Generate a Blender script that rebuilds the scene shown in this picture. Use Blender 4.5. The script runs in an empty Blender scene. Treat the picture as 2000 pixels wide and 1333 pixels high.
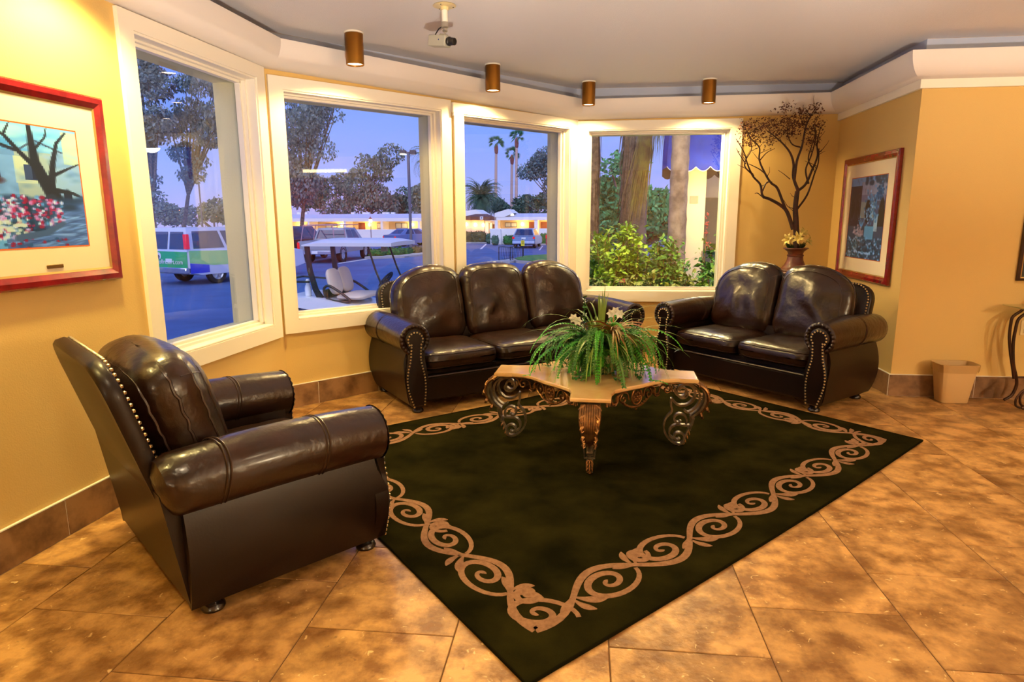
import bpy, math, random
from mathutils import Vector, Matrix, noise
random.seed(7)
C = bpy.context.scene.collection
PI = math.pi
R_ = math.radians
sin, cos, sqrt = math.sin, math.cos, math.sqrt

def lin(c):
    return tuple((x/255/12.92 if x/255 <= .04045 else ((x/255+.055)/1.055)**2.4) for x in c[:3])

# ------------------------------------------------------------------ camera
F_PX, PITCH, ROLL, YAW, EYE = 1250.0, R_(10.9), R_(-.25), R_(-6.3), 1.40
def cam_rot():
    Rz = Matrix.Rotation(YAW, 3, 'Z')
    B = Matrix(((1, 0, 0), (0, 0, -1), (0, 1, 0)))
    Rx = Matrix.Rotation(PITCH, 3, 'X')
    Rr = Matrix.Rotation(ROLL, 3, 'Z')
    return Rr @ Rx @ B @ Rz
RC = cam_rot()                      # world -> (right, down, forward)
cam_d = bpy.data.cameras.new('camera')
cam = bpy.data.objects.new('camera', cam_d); C.objects.link(cam)
cam_d.sensor_width = 36; cam_d.lens = F_PX/2000*36; cam_d.clip_start = .05; cam_d.clip_end = 1000
m4 = Matrix((RC[0], -RC[1], -RC[2])).transposed().to_4x4()
m4.translation = (0, 0, EYE)
cam.matrix_world = m4
bpy.context.scene.camera = cam

# ------------------------------------------------------------------ view, sky, lights
sc = bpy.context.scene
sc.view_settings.view_transform = 'Standard'; sc.view_settings.look = 'None'
sc.view_settings.exposure = 0.34; sc.view_settings.gamma = 1.0; sc.view_settings.use_curve_mapping = False
sc.cycles.max_bounces = 8; sc.cycles.diffuse_bounces = 4; sc.cycles.glossy_bounces = 4
sc.cycles.transparent_max_bounces = 24; sc.cycles.sample_clamp_indirect = 6
sc.cycles.caustics_reflective = False; sc.cycles.caustics_refractive = False
wd = bpy.data.worlds.new('dusk_sky'); sc.world = wd; wd.use_nodes = True
nt = wd.node_tree; nt.nodes.clear()
tc = nt.nodes.new('ShaderNodeTexCoord'); sx = nt.nodes.new('ShaderNodeSeparateXYZ')
rp = nt.nodes.new('ShaderNodeValToRGB'); bg = nt.nodes.new('ShaderNodeBackground'); ow = nt.nodes.new('ShaderNodeOutputWorld')
nt.links.new(tc.outputs['Generated'], sx.inputs[0]); nt.links.new(sx.outputs['Z'], rp.inputs[0])
nt.links.new(rp.outputs[0], bg.inputs[0]); nt.links.new(bg.outputs[0], ow.inputs[0])
el = rp.color_ramp.elements
el[0].position = 0.0; el[0].color = (*lin((162, 160, 222)), 1)
el[1].position = 1.0; el[1].color = (*lin((70, 112, 222)), 1)
for p_, c_ in ((.05, (144, 160, 234)), (.13, (120, 152, 240)), (.30, (92, 132, 238))):
    e_ = el.new(p_); e_.color = (*lin(c_), 1)
bg.inputs[1].default_value = 1.18

WARM = (1.0, .66, .30)
WARM2 = (1.0, .79, .50)
def light(name, kind, loc, energy, col=WARM, size=.05, aim=None, spot=None, blend=.6):
    d = bpy.data.lights.new(name, kind); d.energy = energy; d.color = col
    o = bpy.data.objects.new(name, d); C.objects.link(o); o.location = loc
    if kind == 'SUN': d.angle = size
    elif kind == 'AREA': d.shape = 'DISK'; d.size = size
    else: d.shadow_soft_size = size
    if spot: d.spot_size = spot; d.spot_blend = blend
    if aim is not None:
        o.rotation_euler = (Vector(aim)-Vector(loc)).to_track_quat('-Z', 'Y').to_euler()
    return o
# dusk glow of the open sky over the roof behind the camera
light('twilight_sun', 'SUN', (0, -20, 30), 2.4, (.90, .88, 1.0), R_(70), aim=(-4, 14, 0))
# lamps of the lobby behind and above the camera
light('lobby_lamp', 'POINT', (4.7, -.2, 1.60), 200, WARM2, .07)
light('lobby_lamp', 'POINT', (4.9, -3.0, 1.60), 110, WARM2, .07)
light('lobby_lamp', 'POINT', (-1.2, -3.0, 1.60), 55, WARM2, .07)
light('lobby_downlight', 'SPOT', (1.9, .9, 2.6), 64, WARM2, .06, aim=(1.7, 1.3, 0), spot=R_(120))
light('lobby_downlight', 'SPOT', (4.1, 3.4, 2.6), 58, WARM2, .06, aim=(4.1, 3.4, 0), spot=R_(120))
light('lobby_downlight', 'SPOT', (-.6, .9, 2.6), 45, WARM2, .06, aim=(-.6, .9, 0), spot=R_(120))
# unseen fill spots added by the camera to brighten the ceiling alone
for ax_, e_ in ((-1.7, 560), (.5, 800), (2.7, 700)):
    light('ceiling_fill', 'SPOT', (.25, -.3, .35), e_, (1., .87, .70), .08, aim=(ax_, 3.7, 2.65), spot=R_(40), blend=1.)
light('wall_washer', 'SPOT', (-1.95, 2.65, 2.50), 110, (1.0, .76, .26), .05, aim=(-2.08, 2.65, 0), spot=R_(135), blend=.5)
light('wall_washer', 'SPOT', (-2.0, 1.35, 2.50), 70, (1.0, .76, .26), .05, aim=(-2.1, 1.35, 0), spot=R_(135), blend=.5)

# ------------------------------------------------------------------ materials
_mats = {}
def mat(name, col, rough=.5, metal=0., spec=.5, coat=0., var=None, bump=None, emit=0., ecol=None, coord='obj', sheen=0., attr=None, trans=0., rnd=0.):
    """col sRGB; var=(sRGB2, scale, detail, lo, hi); bump=(scale, strength, dist)"""
    if name in _mats: return _mats[name]
    m = bpy.data.materials.new(name); m.use_nodes = True; n = m.node_tree.nodes; l = m.node_tree.links
    b = n['Principled BSDF']
    c1 = (*lin(col), 1)
    b.inputs['Base Color'].default_value = c1; b.inputs['Roughness'].default_value = rough
    b.inputs['Metallic'].default_value = metal; b.inputs['Specular IOR Level'].default_value = spec
    b.inputs['Coat Weight'].default_value = coat; b.inputs['Coat Roughness'].default_value = .15
    if sheen: b.inputs['Sheen Weight'].default_value = sheen
    if trans: b.inputs['Transmission Weight'].default_value = trans
    vec = None
    def coords():
        nonlocal vec
        if vec is None:
            if coord == 'pos':
                g = n.new('ShaderNodeNewGeometry'); vec = g.outputs['Position']
            else:
                t = n.new('ShaderNodeTexCoord'); vec = t.outputs['Object']
            if rnd:
                oi = n.new('ShaderNodeObjectInfo'); ad = n.new('ShaderNodeVectorMath'); ad.operation = 'ADD'
                ml = n.new('ShaderNodeMath'); ml.operation = 'MULTIPLY'; ml.inputs[1].default_value = 40.
                l.new(oi.outputs['Random'], ml.inputs[0]); l.new(vec, ad.inputs[0]); l.new(ml.outputs[0], ad.inputs[1]); vec = ad.outputs[0]
        return vec
    cur = None
    if attr:
        a = n.new('ShaderNodeVertexColor'); a.layer_name = attr; cur = a.outputs['Color']; l.new(cur, b.inputs['Base Color'])
    if var:
        c2, scl, det, lo, hi = var
        t = n.new('ShaderNodeTexNoise'); t.inputs['Scale'].default_value = scl; t.inputs['Detail'].default_value = det
        t.inputs['Roughness'].default_value = .6
        l.new(coords(), t.inputs['Vector'])
        r = n.new('ShaderNodeValToRGB'); r.color_ramp.elements[0].position = lo; r.color_ramp.elements[1].position = hi
        r.color_ramp.elements[0].color = c1; r.color_ramp.elements[1].color = (*lin(c2), 1)
        l.new(t.outputs['Fac'], r.inputs[0]); cur = r.outputs[0]
        l.new(cur, b.inputs['Base Color'])
    if rnd and var:
        hs = n.new('ShaderNodeHueSaturation'); oi = n.new('ShaderNodeObjectInfo'); mr = n.new('ShaderNodeMapRange')
        mr.inputs[3].default_value = 1-rnd; mr.inputs[4].default_value = 1+rnd
        l.new(oi.outputs['Random'], mr.inputs[0]); l.new(mr.outputs[0], hs.inputs['Value']); l.new(cur, hs.inputs['Color'])
        l.new(hs.outputs[0], b.inputs['Base Color'])
    if bump:
        t = n.new('ShaderNodeTexNoise'); t.inputs['Scale'].default_value = bump[0]; t.inputs['Detail'].default_value = 3
        l.new(coords(), t.inputs['Vector'])
        bp = n.new('ShaderNodeBump'); bp.inputs['Strength'].default_value = bump[1]; bp.inputs['Distance'].default_value = bump[2]
        l.new(t.outputs['Fac'], bp.inputs['Height']); l.new(bp.outputs[0], b.inputs['Normal'])
    if emit:
        b.inputs['Emission Color'].default_value = (*lin(ecol or col), 1); b.inputs['Emission Strength'].default_value = emit
    _mats[name] = m
    return m

def glass_mat(name, tint=(1, 1, 1), gain=1.0):
    m = bpy.data.materials.new(name); m.use_nodes = True; n = m.node_tree.nodes; l = m.node_tree.links
    n.clear()
    o = n.new('ShaderNodeOutputMaterial'); mx = n.new('ShaderNodeMixShader'); tr = n.new('ShaderNodeBsdfTransparent')
    gl = n.new('ShaderNodeBsdfGlossy'); gl.inputs['Roughness'].default_value = 0.0
    tr.inputs[0].default_value = (*tint, 1)
    # Schlick reflectance from both sides of the pane
    g = n.new('ShaderNodeNewGeometry'); dt = n.new('ShaderNodeVectorMath'); dt.operation = 'DOT_PRODUCT'
    l.new(g.outputs['Normal'], dt.inputs[0]); l.new(g.outputs['Incoming'], dt.inputs[1])
    def mth(op, a, b_=None):
        q = n.new('ShaderNodeMath'); q.operation = op
        for i, v in enumerate((a, b_)):
            if v is None: continue
            if isinstance(v, (int, float)): q.inputs[i].default_value = v
            else: l.new(v, q.inputs[i])
        return q.outputs[0]
    c = mth('ABSOLUTE', dt.outputs['Value']); p5 = mth('POWER', mth('SUBTRACT', 1.0, c), 5.0)
    fac = mth('MINIMUM', mth('MULTIPLY', mth('ADD', mth('MULTIPLY', p5, .96), .04), gain), .98)
    l.new(fac, mx.inputs[0])
    l.new(tr.outputs[0], mx.inputs[1]); l.new(gl.outputs[0], mx.inputs[2]); l.new(mx.outputs[0], o.inputs[0])
    return m

# ------------------------------------------------------------------ mesh builder
class MB:
    def __init__(s): s.v = []; s.f = []; s.c = None
    def add(s, vs, fs, M=None):
        o = len(s.v)
        if M is not None: vs = [tuple(M @ Vector(p)) for p in vs]
        s.v.extend(tuple(p) for p in vs); s.f.extend(tuple(i+o for i in f) for f in fs)
        return s
    def box(s, x0, x1, y0, y1, z0, z1, M=None):
        vs = [(x0, y0, z0), (x1, y0, z0), (x1, y1, z0), (x0, y1, z0), (x0, y0, z1), (x1, y0, z1), (x1, y1, z1), (x0, y1, z1)]
        return s.add(vs, [(3, 2, 1, 0), (4, 5, 6, 7), (0, 1, 5, 4), (1, 2, 6, 5), (2, 3, 7, 6), (3, 0, 4, 7)], M)
    def cbox(s, x0, x1, y0, y1, z0, z1, b=.01, M=None):
        """chamfered box"""
        vs = []; X = (x0, x1); Y = (y0, y1); Z = (z0, z1)
        idx = {}
        for i in (0, 1):
            for j in (0, 1):
                for k in (0, 1):
                    dx, dy, dz = (b, -b)[i], (b, -b)[j], (b, -b)[k]
                    idx[i, j, k, 'x'] = len(vs); vs.append((X[i], Y[j]+dy, Z[k]+dz))
                    idx[i, j, k, 'y'] = len(vs); vs.append((X[i]+dx, Y[j], Z[k]+dz))
                    idx[i, j, k, 'z'] = len(vs); vs.append((X[i]+dx, Y[j]+dy, Z[k]))
        fs = []
        g = lambda *a: idx[a]
        for i in (0, 1):
            q = [g(i, 0, 0, 'x'), g(i, 1, 0, 'x'), g(i, 1, 1, 'x'), g(i, 0, 1, 'x')]; fs.append(q if i else q[::-1])
            q = [g(0, i, 0, 'y'), g(1, i, 0, 'y'), g(1, i, 1, 'y'), g(0, i, 1, 'y')]; fs.append(q[::-1] if i else q)
            q = [g(0, 0, i, 'z'), g(1, 0, i, 'z'), g(1, 1, i, 'z'), g(0, 1, i, 'z')]; fs.append(q if i else q[::-1])
        for a in (0, 1):
            for c in (0, 1):
                fs.append([g(0, a, c, 'y'), g(1, a, c, 'y'), g(1, a, c, 'z'), g(0, a, c, 'z')][::(1 if (a == 0) == (c == 1) else -1)])
                fs.append([g(a, 0, c, 'x'), g(a, 1, c, 'x'), g(a, 1, c, 'z'), g(a, 0, c, 'z')][::(1 if (a == 1) == (c == 1) else -1)])
                fs.append([g(a, c, 0, 'x'), g(a, c, 1, 'x'), g(a, c, 1, 'y'), g(a, c, 0, 'y')][::(1 if (a == 0) == (c == 1) else -1)])
        for i in (0, 1):
            for j in (0, 1):
                for k in (0, 1):
                    t = [g(i, j, k, 'x'), g(i, j, k, 'y'), g(i, j, k, 'z')]
                    fs.append(t if (i+j+k) % 2 else t[::-1])
        return s.add(vs, fs, M)
    def prism(s, poly, z0, z1, M=None):
        n = len(poly)
        vs = [(p[0], p[1], z0) for p in poly]+[(p[0], p[1], z1) for p in poly]
        fs = [tuple(range(n))[::-1], tuple(range(n, 2*n))]+[(i, (i+1) % n, n+(i+1) % n, n+i) for i in range(n)]
        return s.add(vs, fs, M)
    def grid(s, fn, nu, nv, cu=False, cv=False, M=None):
        U = nu if cu else nu+1; V = nv if cv else nv+1
        vs = [fn(i/nu, j/nv) for i in range(U) for j in range(V)]
        fs = [(i*V+j, ((i+1) % U)*V+j, ((i+1) % U)*V+(j+1) % V, i*V+(j+1) % V) for i in range(nu) for j in range(nv)]
        return s.add(vs, fs, M)
    def tube(s, pts, r, seg=8, cap=True, closed=False, M=None, flat=None):
        """r number or list; flat=(a,b) scales section along (normal, binormal) with z-ish up"""
        P = [Vector(p) for p in pts]; n = len(P)
        if n < 2: return s
        vs = []; N = None
        for i in range(n):
            if closed: T = (P[(i+1) % n]-P[i-1])
            else: T = (P[min(i+1, n-1)]-P[max(i-1, 0)])
            if T.length < 1e-9: T = Vector((0, 0, 1))
            T.normalize()
            if N is None:
                up = Vector((0, 0, 1)) if abs(T.z) < .9 else Vector((1, 0, 0))
                N = up.cross(T).normalized()
            else:
                N = (N-T*N.dot(T))
                if N.length < 1e-6: N = T.orthogonal()
                N.normalize()
            Bn = T.cross(N)
            ri = r[i] if isinstance(r, (list, tuple)) else r
            fa, fb = flat if flat else (1, 1)
            for k in range(seg):
                a = 2*PI*k/seg
                vs.append(P[i]+N*(cos(a)*ri*fa)+Bn*(sin(a)*ri*fb))
        fs = []
        for i in range(n if closed else n-1):
            j = (i+1) % n
            for k in range(seg):
                k2 = (k+1) % seg
                fs.append((i*seg+k, i*seg+k2, j*seg+k2, j*seg+k))
        if cap and not closed:
            fs.append(tuple(range(seg))[::-1]); fs.append(tuple((n-1)*seg+k for k in range(seg)))
        return s.add(vs, fs, M)
    def band(s, pts, wdir, w, th, M=None):
        """flat bar: section w wide along wdir and th thick across, along pts (w, th may be lists)"""
        P = [Vector(p) for p in pts]; n = len(P); D = Vector(wdir).normalized(); vs = []
        for i in range(n):
            T = (P[min(i+1, n-1)]-P[max(i-1, 0)]).normalized(); N = D.cross(T).normalized()
            wi = w[i] if isinstance(w, (list, tuple)) else w; ti = th[i] if isinstance(th, (list, tuple)) else th
            for a, b in ((-1, -1), (1, -1), (1, 1), (-1, 1)): vs.append(P[i]+D*(a*wi/2)+N*(b*ti/2))
        fs = [(0, 1, 2, 3)[::-1], tuple(4*(n-1)+k for k in range(4))]
        for i in range(n-1):
            for k in range(4):
                k2 = (k+1) % 4; fs.append((4*i+k, 4*i+k2, 4*i+4+k2, 4*i+4+k))
        return s.add(vs, fs, M)
    def lathe(s, prof, seg=20, c=(0, 0, 0), M=None, cap=True):
        n = len(prof); vs = []
        for r, z in prof:
            for k in range(seg):
                a = 2*PI*k/seg; vs.append((c[0]+r*cos(a), c[1]+r*sin(a), c[2]+z))
        fs = [(i*seg+k, i*seg+(k+1) % seg, (i+1)*seg+(k+1) % seg, (i+1)*seg+k) for i in range(n-1) for k in range(seg)]
        if cap:
            fs.append(tuple(range(seg))[::-1]); fs.append(tuple((n-1)*seg+k for k in range(seg)))
        return s.add(vs, fs, M)
    def ball(s, c, r, seg=8, rings=5, M=None):
        rx, ry, rz = r if isinstance(r, (tuple, list)) else (r, r, r)
        vs = [(c[0], c[1], c[2]-rz)]
        for i in range(1, rings):
            t = PI*i/rings
            for k in range(seg):
                a = 2*PI*k/seg; vs.append((c[0]+rx*sin(t)*cos(a), c[1]+ry*sin(t)*sin(a), c[2]-rz*cos(t)))
        vs.append((c[0], c[1], c[2]+rz)); L = len(vs)-1
        fs = [(0, 1+(k+1) % seg, 1+k) for k in range(seg)]
        for i in range(rings-2):
            for k in range(seg):
                a = 1+i*seg+k; b = 1+i*seg+(k+1) % seg; fs.append((a, b, b+seg, a+seg))
        o = 1+(rings-2)*seg
        fs += [(o+k, o+(k+1) % seg, L) for k in range(seg)]
        return s.add(vs, fs, M)
    def mesh(s, name, smooth=True, ang=40):
        me = bpy.data.meshes.new(name); me.from_pydata([tuple(p) for p in s.v], [], [tuple(f) for f in s.f]); me.update()
        if smooth:
            me.shade_smooth(); me.set_sharp_from_angle(angle=R_(ang))
        return me
    def build(s, name, m, parent=None, smooth=True, ang=40, kind=None, label=None, loc=None, rz=None):
        me = s.mesh(name, smooth, ang)
        me.materials.append(m)
        o = bpy.data.objects.new(name, me); C.objects.link(o)
        if parent: o.parent = parent
        if loc is not None: o.location = loc
        if rz is not None: o.rotation_euler.z = rz
        if kind: o['kind'] = kind
        if label: o['label'] = label
        return o

def inst(name, me, parent=None, loc=(0, 0, 0), rot=(0, 0, 0), scale=None):
    o = bpy.data.objects.new(name, me); C.objects.link(o); o.location = loc; o.rotation_euler = rot
    if parent: o.parent = parent
    if scale is not None: o.scale = scale
    return o
def tag(o, label, cat, group=None, kind=None):
    o['label'] = label; o['category'] = cat
    if group: o['group'] = group
    if kind: o['kind'] = kind
    return o
def thing(name, label, cat, loc=(0, 0, 0), rz=0., group=None):
    o = bpy.data.objects.new(name, None); C.objects.link(o); o.location = loc; o.rotation_euler = (0, 0, rz)
    o.empty_display_size = .1
    return tag(o, label, cat, group)
def setting(name, loc=(0, 0, 0), rz=0.):
    o = bpy.data.objects.new(name, None); C.objects.link(o); o.location = loc; o.rotation_euler = (0, 0, rz)
    o.empty_display_size = .1; o['kind'] = 'structure'
    return o
def copy_tree(o, parent=None):
    c = o.copy(); C.objects.link(c); c.parent = parent
    for ch in o.children: copy_tree(ch, c)
    return c
def text_obj(name, s, size, m, parent, M, ext=.002):
    cu = bpy.data.curves.new(name, 'FONT'); cu.body = s; cu.size = size; cu.extrude = ext; cu.align_x = 'CENTER'; cu.align_y = 'CENTER'
    cu.materials.append(m); cu.resolution_u = 3
    tmp = bpy.data.objects.new(name, cu); C.objects.link(tmp)
    dg = bpy.context.evaluated_depsgraph_get(); me = bpy.data.meshes.new_from_object(tmp.evaluated_get(dg))
    bpy.data.objects.remove(tmp)
    me.materials.clear(); me.materials.append(m)
    o = bpy.data.objects.new(name, me); C.objects.link(o); o.parent = parent; o.matrix_local = M
    return o
def fbm(p, sc=1., o=3): return noise.fractal(Vector(p)*sc, 1., 2., o)
# ================================================================== ROOM
M_WALL = mat('wall_paint', (216, 182, 110), .75, bump=(140, .25, .004), coord='pos')
M_CEIL = mat('ceiling_paint', (226, 224, 230), .9, bump=(220, .5, .004), coord='pos')
M_TRIM = mat('trim_paint', (244, 238, 224), .45, bump=(90, .06, .003), coord='pos')
M_COVE = mat('cove_plaster', (232, 226, 224), .7, bump=(160, .15, .003), coord='pos')
M_STUCCO = mat('stucco', (222, 214, 164), .9, bump=(80, .4, .005), coord='pos')
M_TILE = mat('floor_tile', (132, 90, 46), .36, spec=.4, var=((206, 158, 96), 9.5, 14, .37, .61), bump=(40, .55, .006), coord='obj', rnd=.10)
def tile_flecks(m):
    n = m.node_tree.nodes; l = m.node_tree.links; b_ = n['Principled BSDF']; src = b_.inputs['Base Color'].links[0].from_socket
    vec = next(x for x in n if x.type == 'TEX_NOISE').inputs['Vector'].links[0].from_socket
    cur = src
    for scl, lo, hi, col, k in ((2.8, .50, .66, (108, 70, 34), .70), (34, .66, .72, (240, 208, 150), .7), (22, .66, .74, (92, 58, 30), .5)):
        t = n.new('ShaderNodeTexNoise'); t.inputs['Scale'].default_value = scl; t.inputs['Detail'].default_value = 8; t.inputs['Distortion'].default_value = .8; l.new(vec, t.inputs['Vector'])
        r = n.new('ShaderNodeMapRange'); r.inputs[1].default_value = lo; r.inputs[2].default_value = hi; r.inputs[4].default_value = k; l.new(t.outputs['Fac'], r.inputs[0])
        mx = n.new('ShaderNodeMix'); mx.data_type = 'RGBA'; l.new(r.outputs[0], mx.inputs[0]); l.new(cur, mx.inputs[6]); mx.inputs[7].default_value = (*lin(col), 1); cur = mx.outputs[2]
    l.new(cur, b_.inputs['Base Color'])
tile_flecks(M_TILE)
M_GROUT = mat('grout', (104, 72, 40), .9)
M_BASE = mat('base_tile', (150, 112, 74), .5, var=((96, 66, 40), 6, 8, .40, .66), bump=(30, .2, .003), coord='obj', rnd=.12)
M_GLASS = glass_mat('window_glass', (.97, .98, .97), 1.9)
M_DARK = mat('dark_gap', (40, 30, 22), .8)
def v2(a): return Vector((a[0], a[1], 0))
L0 = Vector((-2.311, 2.113)); DL = Vector((.059, .99826))
PL = L0-DL*6.6
K1 = L0+DL*2.31; K2 = Vector((-.087, 6.70)); K3 = Vector((2.44, 6.75)); KO = Vector((2.435, 5.215)); KF = Vector((6.6, 5.20))
PB = Vector((6.6, PL.y))
CEIL_Z = 2.65
def frame(p0, p1):
    d = (p1-p0).normalized(); a = math.atan2(d.y, d.x)
    M = Matrix.Rotation(a, 4, 'Z'); M.translation = (p0.x, p0.y, 0); return M, a, (p1-p0).length
TH = .27
def wall(name, p0, p1, holes=(), e0=0., e1=0., z1=CEIL_Z+.02):
    M, a, L = frame(p0, p1); b = MB(); xs = -e0
    for (s0, s1, za, zb) in holes:
        b.box(xs, s0, 0, TH, -.02, z1, M); b.box(s0, s1, 0, TH, -.02, za, M); b.box(s0, s1, 0, TH, zb, z1, M); xs = s1
    b.box(xs, L+e1, 0, TH, -.02, z1, M)
    o = b.build(name, M_WALL, smooth=False); o['kind'] = 'structure'
    return o
W1 = (6.6+1.065, 6.6+2.165, .655, 2.32)
W2 = (.105, 1.445, .665, 2.283)
W3 = (1.672, 3.0, .665, 2.27)
W4 = (.115, 1.515, .64, 2.255)
wall('wall_left', PL, K1, [W1], e0=.3, e1=.0)
wall('wall_bay', K1, K2, [W2, W3], e1=.0)
wall('wall_back', K2, K3, [W4], e0=.0, e1=.2)
wall('wall_alcove', K3, KO)
wall('wall_right', KO, KF, e1=.3)
wall('wall_east', KF, PB)
wall('wall_lobby', PB, PL)
# outside corner posts that close the mitres of the bay
for nm, k, aa in (('wall_corner', K1, (K1-L0)), ('wall_corner', K2, (K2-K1))):
    pass
poly = [PL+Vector((-.3, -.3)), K1+Vector((-.26, .08)), K2+Vector((-.12, .26)), K3+Vector((.26, .26)), Vector((2.7, 5.46)), KF+Vector((.3, .26)), PB+Vector((.3, -.3))]
b = MB(); b.prism(poly, CEIL_Z, CEIL_Z+.2); o = b.build('ceiling', M_CEIL, smooth=False); o['kind'] = 'structure'
# floor: grout bed with single tiles laid in half bond
floor = setting('floor')
b = MB(); b.prism(poly, -.12, -.0035); o = b.build('bed', M_GROUT, floor, smooth=False)
TW, TL = .522, .5605
tb = MB(); tb.cbox(-TW/2+.002, TW/2-.002, -TL/2+.002, TL/2-.002, -.009, 0, .0018)
tm = tb.mesh('tile'); tm.materials.append(M_TILE)
def inside(x, y, mrg=0):
    P = [PL, K1, K2, K3, KO, KF, PB]; c = False; n = len(P)
    for i in range(n):
        a, d = P[i], P[(i+1) % n]
        if (a.y > y) != (d.y > y) and x < (d.x-a.x)*(y-a.y)/(d.y-a.y)+a.x: c = not c
    return c
cnt = 0
for i in range(-5, 13):
    x = .107+TW*(i+.5)
    off = 2.197-(TL/2 if i % 2 == 0 else 0)
    for j in range(-7, 10):
        y = off+TL*(j+.5)
        if y < -1.1 or x > 5.2: continue
        if any(inside(x+sx_*TW*.5, y+sy_*TL*.5) for sx_ in (-1, 0, 1) for sy_ in (-1, 0, 1)):
            inst('tile', tm, floor, (x, y, random.uniform(-.0006, 0)), (0, 0, random.uniform(-.001, .001)), None); cnt += 1
b = MB(); b.prism([(PL.x-.1, PL.y-.1), (6.7, PL.y-.1), (6.7, -1.1), (-2.5, -1.1)], -.0034, -.0005); b.build('slab', M_TILE, floor, smooth=False)

# base tiles
def base(name, p0, p1, first=.3, L_=.545, a0=0., a1=0.):
    M, a, L = frame(p0, p1); root = setting(name, (p0.x, p0.y, 0), a)
    s = a0; nx = first
    while s < L-a1-.005:
        e = min(nx, L-a1)
        t = MB(); t.cbox(-(e-s)/2+.0015, (e-s)/2-.0015, -.013, -.001, .001, .172, .002)
        me = t.mesh('tile'); me.materials.append(M_BASE); inst('tile', me, root, ((s+e)/2, 0, 0))
        s = e; nx = e+L_
    g = MB(); g.box(a0, L-a1, -.0105, -.001, .0, .168); g.box(a0, L-a1, -.0135, -.0005, .1715, .1765)
    g.build('grout_line', M_TRIM if name != 'x' else M_GROUT, root, smooth=False)
base('baseboard_left', PL, K1, first=.32+.0, L_=.5505)
base('baseboard_bay', K1, K2, first=.235, L_=.52)
base('baseboard_back', K2, K3, first=.4)
base('baseboard_alcove', K3, KO, first=.45)
base('baseboard_right', KO, KF, first=.62, a0=-.014)

# windows
def window(name, p0, p1, w, cw=.098, sensor=False, left=True, right=True):
    M, a, L = frame(p0, p1); s0, s1, za, zb = w; d = (p1-p0).normalized()
    root = setting(name, (p0.x+d.x*s0, p0.y+d.y*s0, 0), a); W = s1-s0
    y0, y1 = -.022, 0.0
    cl, cr = cw, cw
    t = MB(); t.add([(-cl, y0, zb+cw*.87), (W+cr, y0, zb+cw*.87), (W, y0, zb), (0, y0, zb), (-cl, y1, zb+cw*.87), (W+cr, y1, zb+cw*.87), (W, y1, zb), (0, y1, zb)],
        [(3, 2, 1, 0), (0, 1, 5, 4), (2, 3, 7, 6), (1, 2, 6, 5), (3, 0, 4, 7)]); t.build('casing', M_TRIM, root, smooth=False)
    t = MB(); t.add([(-cl, y0, za-cw), (W+cr, y0, za-cw), (W, y0, za), (0, y0, za), (-cl, y1, za-cw), (W+cr, y1, za-cw), (W, y1, za), (0, y1, za)],
        [(0, 1, 2, 3), (1, 0, 4, 5), (3, 2, 6, 7), (2, 1, 5, 6), (0, 3, 7, 4)]); t.build('casing', M_TRIM, root, smooth=False)
    for sg, xx, ww in ((-1, 0, cl), (1, W, cr)):
        t = MB(); t.add([(xx, y0, za), (xx+sg*ww, y0, za-cw), (xx+sg*ww, y0, zb+cw*.87), (xx, y0, zb), (xx, y1, za), (xx+sg*ww, y1, za-cw), (xx+sg*ww, y1, zb+cw*.87), (xx, y1, zb)],
            [(0, 1, 2, 3)[::(1 if sg > 0 else -1)], (1, 5, 6, 2)[::(1 if sg > 0 else -1)], (0, 3, 7, 4)[::(1 if sg > 0 else -1)]]); t.build('casing', M_TRIM, root, smooth=False)
    D = .115
    for q in ((0, .012, za, zb), (W-.012, W, za, zb)):
        t = MB(); t.box(q[0], q[1], -.012, D, q[2], q[3]); t.build('jamb', M_TRIM, root, smooth=False)
    t = MB(); t.box(.012, W-.012, -.012, D, zb-.012, zb); t.build('head', M_TRIM, root, smooth=False)
    t = MB(); t.cbox(.012, W-.012, -.016, D, za, za+.014, .004); t.build('sill', M_TRIM, root, smooth=False)
    # glazing beads, two steps
    t = MB()
    for k, (ya, yb, ww) in enumerate(((.052, D, .030), (.078, D, .046))):
        t.box(.012, ww, ya, yb, za+.014, zb-.012); t.box(W-ww, W-.012, ya, yb, za+.014, zb-.012)
        t.box(.012, W-.012, ya, yb, zb-ww+.006, zb-.012); t.box(.012, W-.012, ya, yb, za+.014, za+ww)
    t.build('sash', M_TRIM, root, smooth=False)
    t = MB(); t.box(.012, W-.012, D+.004, D+.010, za+.008, zb-.006); t.build('pane', M_GLASS, root, smooth=False)
    t = MB()
    for q in ((0, .03, za, zb), (W-.03, W, za, zb)): t.box(q[0], q[1], D+.012, TH+.012, q[2], q[3])
    t.box(.03, W-.03, D+.012, TH+.012, zb-.03, zb); t.box(.03, W-.03, D+.012, TH+.02, za-.01, za+.02)
    t.build('reveal', M_STUCCO, root, smooth=False)
    return root
window('window_1', PL, K1, W1)
window('window_2', K1, K2, W2)
window('window_3', K1, K2, W3)
window('window_4', K2, K3, W4)

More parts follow.
